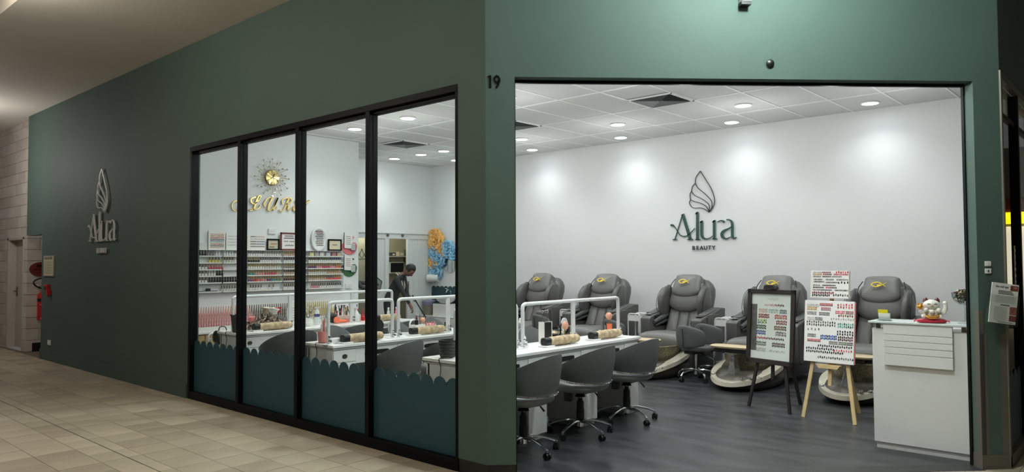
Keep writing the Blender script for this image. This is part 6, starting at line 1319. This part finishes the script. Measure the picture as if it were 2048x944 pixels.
# ================================================================== PEOPLE (seen small through the glass)
def skin_mesh(joints, edges, radii):
    me = bpy.data.meshes.new('sk'); me.from_pydata([tuple(j) for j in joints], edges, []); ob = bpy.data.objects.new('sk', me); COL.objects.link(ob)
    md = ob.modifiers.new('skin', 'SKIN'); ss = ob.modifiers.new('sub', 'SUBSURF'); ss.levels = 2; ss.render_levels = 2
    for i, rr_ in enumerate(radii): me.skin_vertices[0].data[i].radius = (rr_, rr_) if not isinstance(rr_, tuple) else rr_
    me.skin_vertices[0].data[0].use_root = True
    dg = bpy.context.evaluated_depsgraph_get(); dg.update(); m2 = bpy.data.meshes.new_from_object(ob.evaluated_get(dg)); bpy.data.objects.remove(ob); return m2
def person(label, loc, yaw, lean, hands, head_drop, cloth, hair_len, feet=((.05, .11), (-.02, -.11))):
    """local +X = facing. hands: two (x,y,z) wrist targets"""
    r = thing('person', label, 'person', loc, yaw)
    hip = Vector((0, 0, .88)); ch_ = hip+Vector((sin(lean), 0, cos(lean)))*.36; nk = ch_+Vector((sin(lean*1.15), 0, cos(lean*1.15)))*.15; hc = nk+Vector((sin(lean+head_drop), 0, cos(lean+head_drop)))*.15
    J = [hip, hip+(ch_-hip)*.45, ch_, nk, nk+(hc-nk)*.45]; E_ = [(0, 1), (1, 2), (2, 3), (3, 4)]; Rr = [(.155, .115), (.135, .105), (.155, .11), (.055, .055), (.05, .05)]
    body_c = len(J)
    for q, (fx, fy) in zip((1, -1), feet):
        b = len(J); J += [Vector((0, .09*q, .84)), Vector((.03, .1*q, .48)), Vector((fx-.02, fy, .09)), Vector((fx+.10, fy*1.05, .035))]; E_ += [(0, b), (b, b+1), (b+1, b+2), (b+2, b+3)]; Rr += [.095, .06, .042, .034]
    tips = []
    for q, hp in zip((1, -1), hands):
        sh = ch_+Vector((sin(lean)*.06, .175*q, cos(lean)*.06)); hp = Vector(hp); mid = (sh+hp)/2; dv = hp-sh; L_ = dv.length; slack = max(.0, .53**2-L_**2)**.5/2; el = mid+Vector((-.25, .35*q, -1)).normalized()*min(slack, .2)
        b = len(J); J += [sh, el, hp]; E_ += [(2, b), (b, b+1), (b+1, b+2)]; Rr += [.058, .042, .029]; tips.append((el, hp, q))
    # fingers
    for el, hp, q in tips:
        d_ = (hp-el).normalized(); side = d_.cross(Vector((0, 0, 1))).normalized(); up = side.cross(d_); b = len(J); J.append(hp+d_*.055); E_.append((J.index(hp), b)); Rr.append((.032, .018))
    me = skin_mesh(J, E_, Rr)
    # head with a face
    hb = MB(); rings = []; fdir = Vector((cos(lean+head_drop), 0, -sin(lean+head_drop))); hu = (hc-nk).normalized()
    for k in range(15):
        u = -1+2*k/14; z = .118*u; w = sqrt(max(0, 1-u*u)); wy = .074*w**.8*(1-.16*max(0, -u)); wx = .092*w**.8; ring = []
        for j in range(20):
            a = 2*pi*j/20; x = wx*cos(a)+(.006 if cos(a) > .5 else 0); y = wy*sin(a)
            if cos(a) > .93 and -.35 < u < .12: x += .022*(1-abs((u+.15)/.3))   # nose
            if cos(a) > .8 and -.62 < u < -.48: x += .005                      # lips
            if .6 < cos(a) < .93 and -.05 < u < .15: x -= .006                 # eye sockets
            ring.append(hc+fdir*x+Vector((0, 1, 0))*y+hu*z)
        rings.append(ring)
    hb.loft(rings)
    for q in (-1, 1): hb.ball(hc+Vector((0, .077*q, 0))+hu*-.005, .018, (.6, .4, 1), 8, 6)
    mb = MB(); nb = len(me.vertices)
    pol = [tuple(f.vertices) for f in me.polygons]; vs = [v.co.copy() for v in me.vertices]
    wr = [t_[1] for t_ in tips]
    for f in pol:
        c = sum((vs[i] for i in f), Vector())/len(f); mm = 1
        if c.z > nk.z+.005 and (c-nk).length < .2 and abs(c.y) < .07: mm = 0
        if min((c-p).length for p in wr) < .07: mm = 0
        if c.z < .07: mm = 3
        elif c.z < .86: mm = 2 if mm else 0
        mb.mi.append(mm)
    mb.v = [tuple(v) for v in vs]; mb.f = pol
    mb.add(hb.v, hb.f, 0)
    for el, hp, q in tips:   # five fingers on each hand, curled
        d_ = (hp-el).normalized(); side = d_.cross(Vector((0, 0, 1))).normalized(); up = side.cross(d_); p0 = hp+d_*.06
        for k, (o_, L_) in enumerate(((-.024, .055), (-.008, .066), (.008, .062), (.022, .048))):
            a0 = p0+side*o_; mb.tube([a0, a0+d_*L_*.5-up*.008, a0+d_*L_*.75-up*.026, a0+d_*L_*.7-up*.044], [.0085, .008, .007, .006], 7, 0)
        th_ = hp+d_*.02+side*(-.026*q); mb.tube([th_, th_+side*(-.02*q)+d_*.02-up*.01, th_+side*(-.016*q)+d_*.045-up*.022], [.0095, .009, .007], 7, 0)
    b_ = mb.build('body', [M_skin, cloth, mat('dark_trousers', (34, 36, 40), .7), M_blackp], r, ang=80)
    hr = MB(); rings = []
    for k in range(9):
        u = -.15+1.15*k/8; w = sqrt(max(.0, 1-min(u, .995)**2)); ring = []
        for j in range(20):
            a = 2*pi*j/20; f_ = cos(a); cut = .35 if (f_ > .35 and u < .45) else 1
            ring.append(hc+fdir*((.102*w*f_*(.70 if (f_ > .35 and u < .5) else 1))-.006)+Vector((0, 1, 0))*(.084*w*sin(a))+hu*(.130*u+.008))
        rings.append(ring)
    hr.loft(rings)
    if hair_len: hr.tube([hc-fdir*.07+hu*.03, hc-fdir*.10-hu*.06, hc-fdir*.095-hu*.06-Vector((0, 0, hair_len))], [.06, .055, .03], 12)
    hr.build('hair', M_hair, r, ang=80)
    for q in (-1, 1):
        mb = MB(); mb.ball(hc+fdir*.083+Vector((0, .030*q, 0))+hu*.012, .009, (.6, 1.3, .7), 8, 6); mb.build('eye', M_blackp, r)
    return r, hc, tips
M_jk = mat('grey_jacket', (70, 72, 72), .8, bump=.3, bscale=60); M_tk = mat('dark_top', (44, 48, 50), .8, bump=.3, bscale=60)
pa, _, ta = person('person in a dark grey jacket, half hidden by the mullion, holding a green panel', (7.84, 11.08, 0), -.35, .12, ((.52, .02, 1.17), (.48, -.20, 1.08)), .15, M_jk, .18)
pnl = thing('green_panel', 'flat green panel with a dark frame held by the person at the mullion', 'panel', (8.36, 10.86, 1.02), -.35)
mb = MB(); mb.prism([(-.02, 0), (.10, -.03), (.17, .17), (-.03, .28)], (0, 0, 0), Vector((.8, .6, 0)), ZA, Vector((-.6, .8, 0)), .012); mb.build('panel_face', mat('pale_green_panel', (128, 150, 138), .3), pnl)
mb = MB(); mb.tube([(-.02*.8, -.02*.6, 0), (.08, .06, -.03), (.136, .102, .17), (-.024, -.018, .28)], .010, 6, closed=True); mb.build('panel_edge', M_black, pnl)
pb, _, tb_ = person('person in a dark top bending over, holding a blue mop, in the doorway', (8.40, 10.52, 0), -1.1, .50, ((.42, .05, .90), (.46, -.12, .76)), .5, M_tk, .0)
mp_ = thing('mop', 'blue and white mop held by the person in the dark top', 'mop', (8.58, 10.06, 0), -.6)
mb = MB(); mb.cyl((-.03, 0, .96), (.24, 0, .50), .011, n=8); mb.build('mop_handle', M_blackp, mp_); mb = MB(); mb.cyl((.24, 0, .50), (.50, 0, .03), .013, n=8); mb.build('mop_lower_handle', mat('mop_blue', (40, 80, 150), .4), mp_)
mb = MB()
for k in range(24):
    a = rr.uniform(0, 2*pi); q = rr.uniform(.03, .13); mb.tube([(.50, 0, .05), (.50+q*.5*cos(a), q*.5*sin(a), .04), (.50+q*cos(a), q*sin(a), .012)], .009, 5)
mb.build('mop_head', mat('mop_blue_cloth', (88, 140, 190), .8), mp_, kind='stuff')
sc_ = MB(); 
for q in (-1, 1): sc_.tube(bez([(.14, .05*q, 1.36), (.22, .06*q, 1.28), (.27, .045*q, 1.14), (.25, .04*q, 1.02)], 4), [.012]*13, 6)
sc_.build('scarf', mat('cream_scarf', (200, 190, 170), .8), pb)
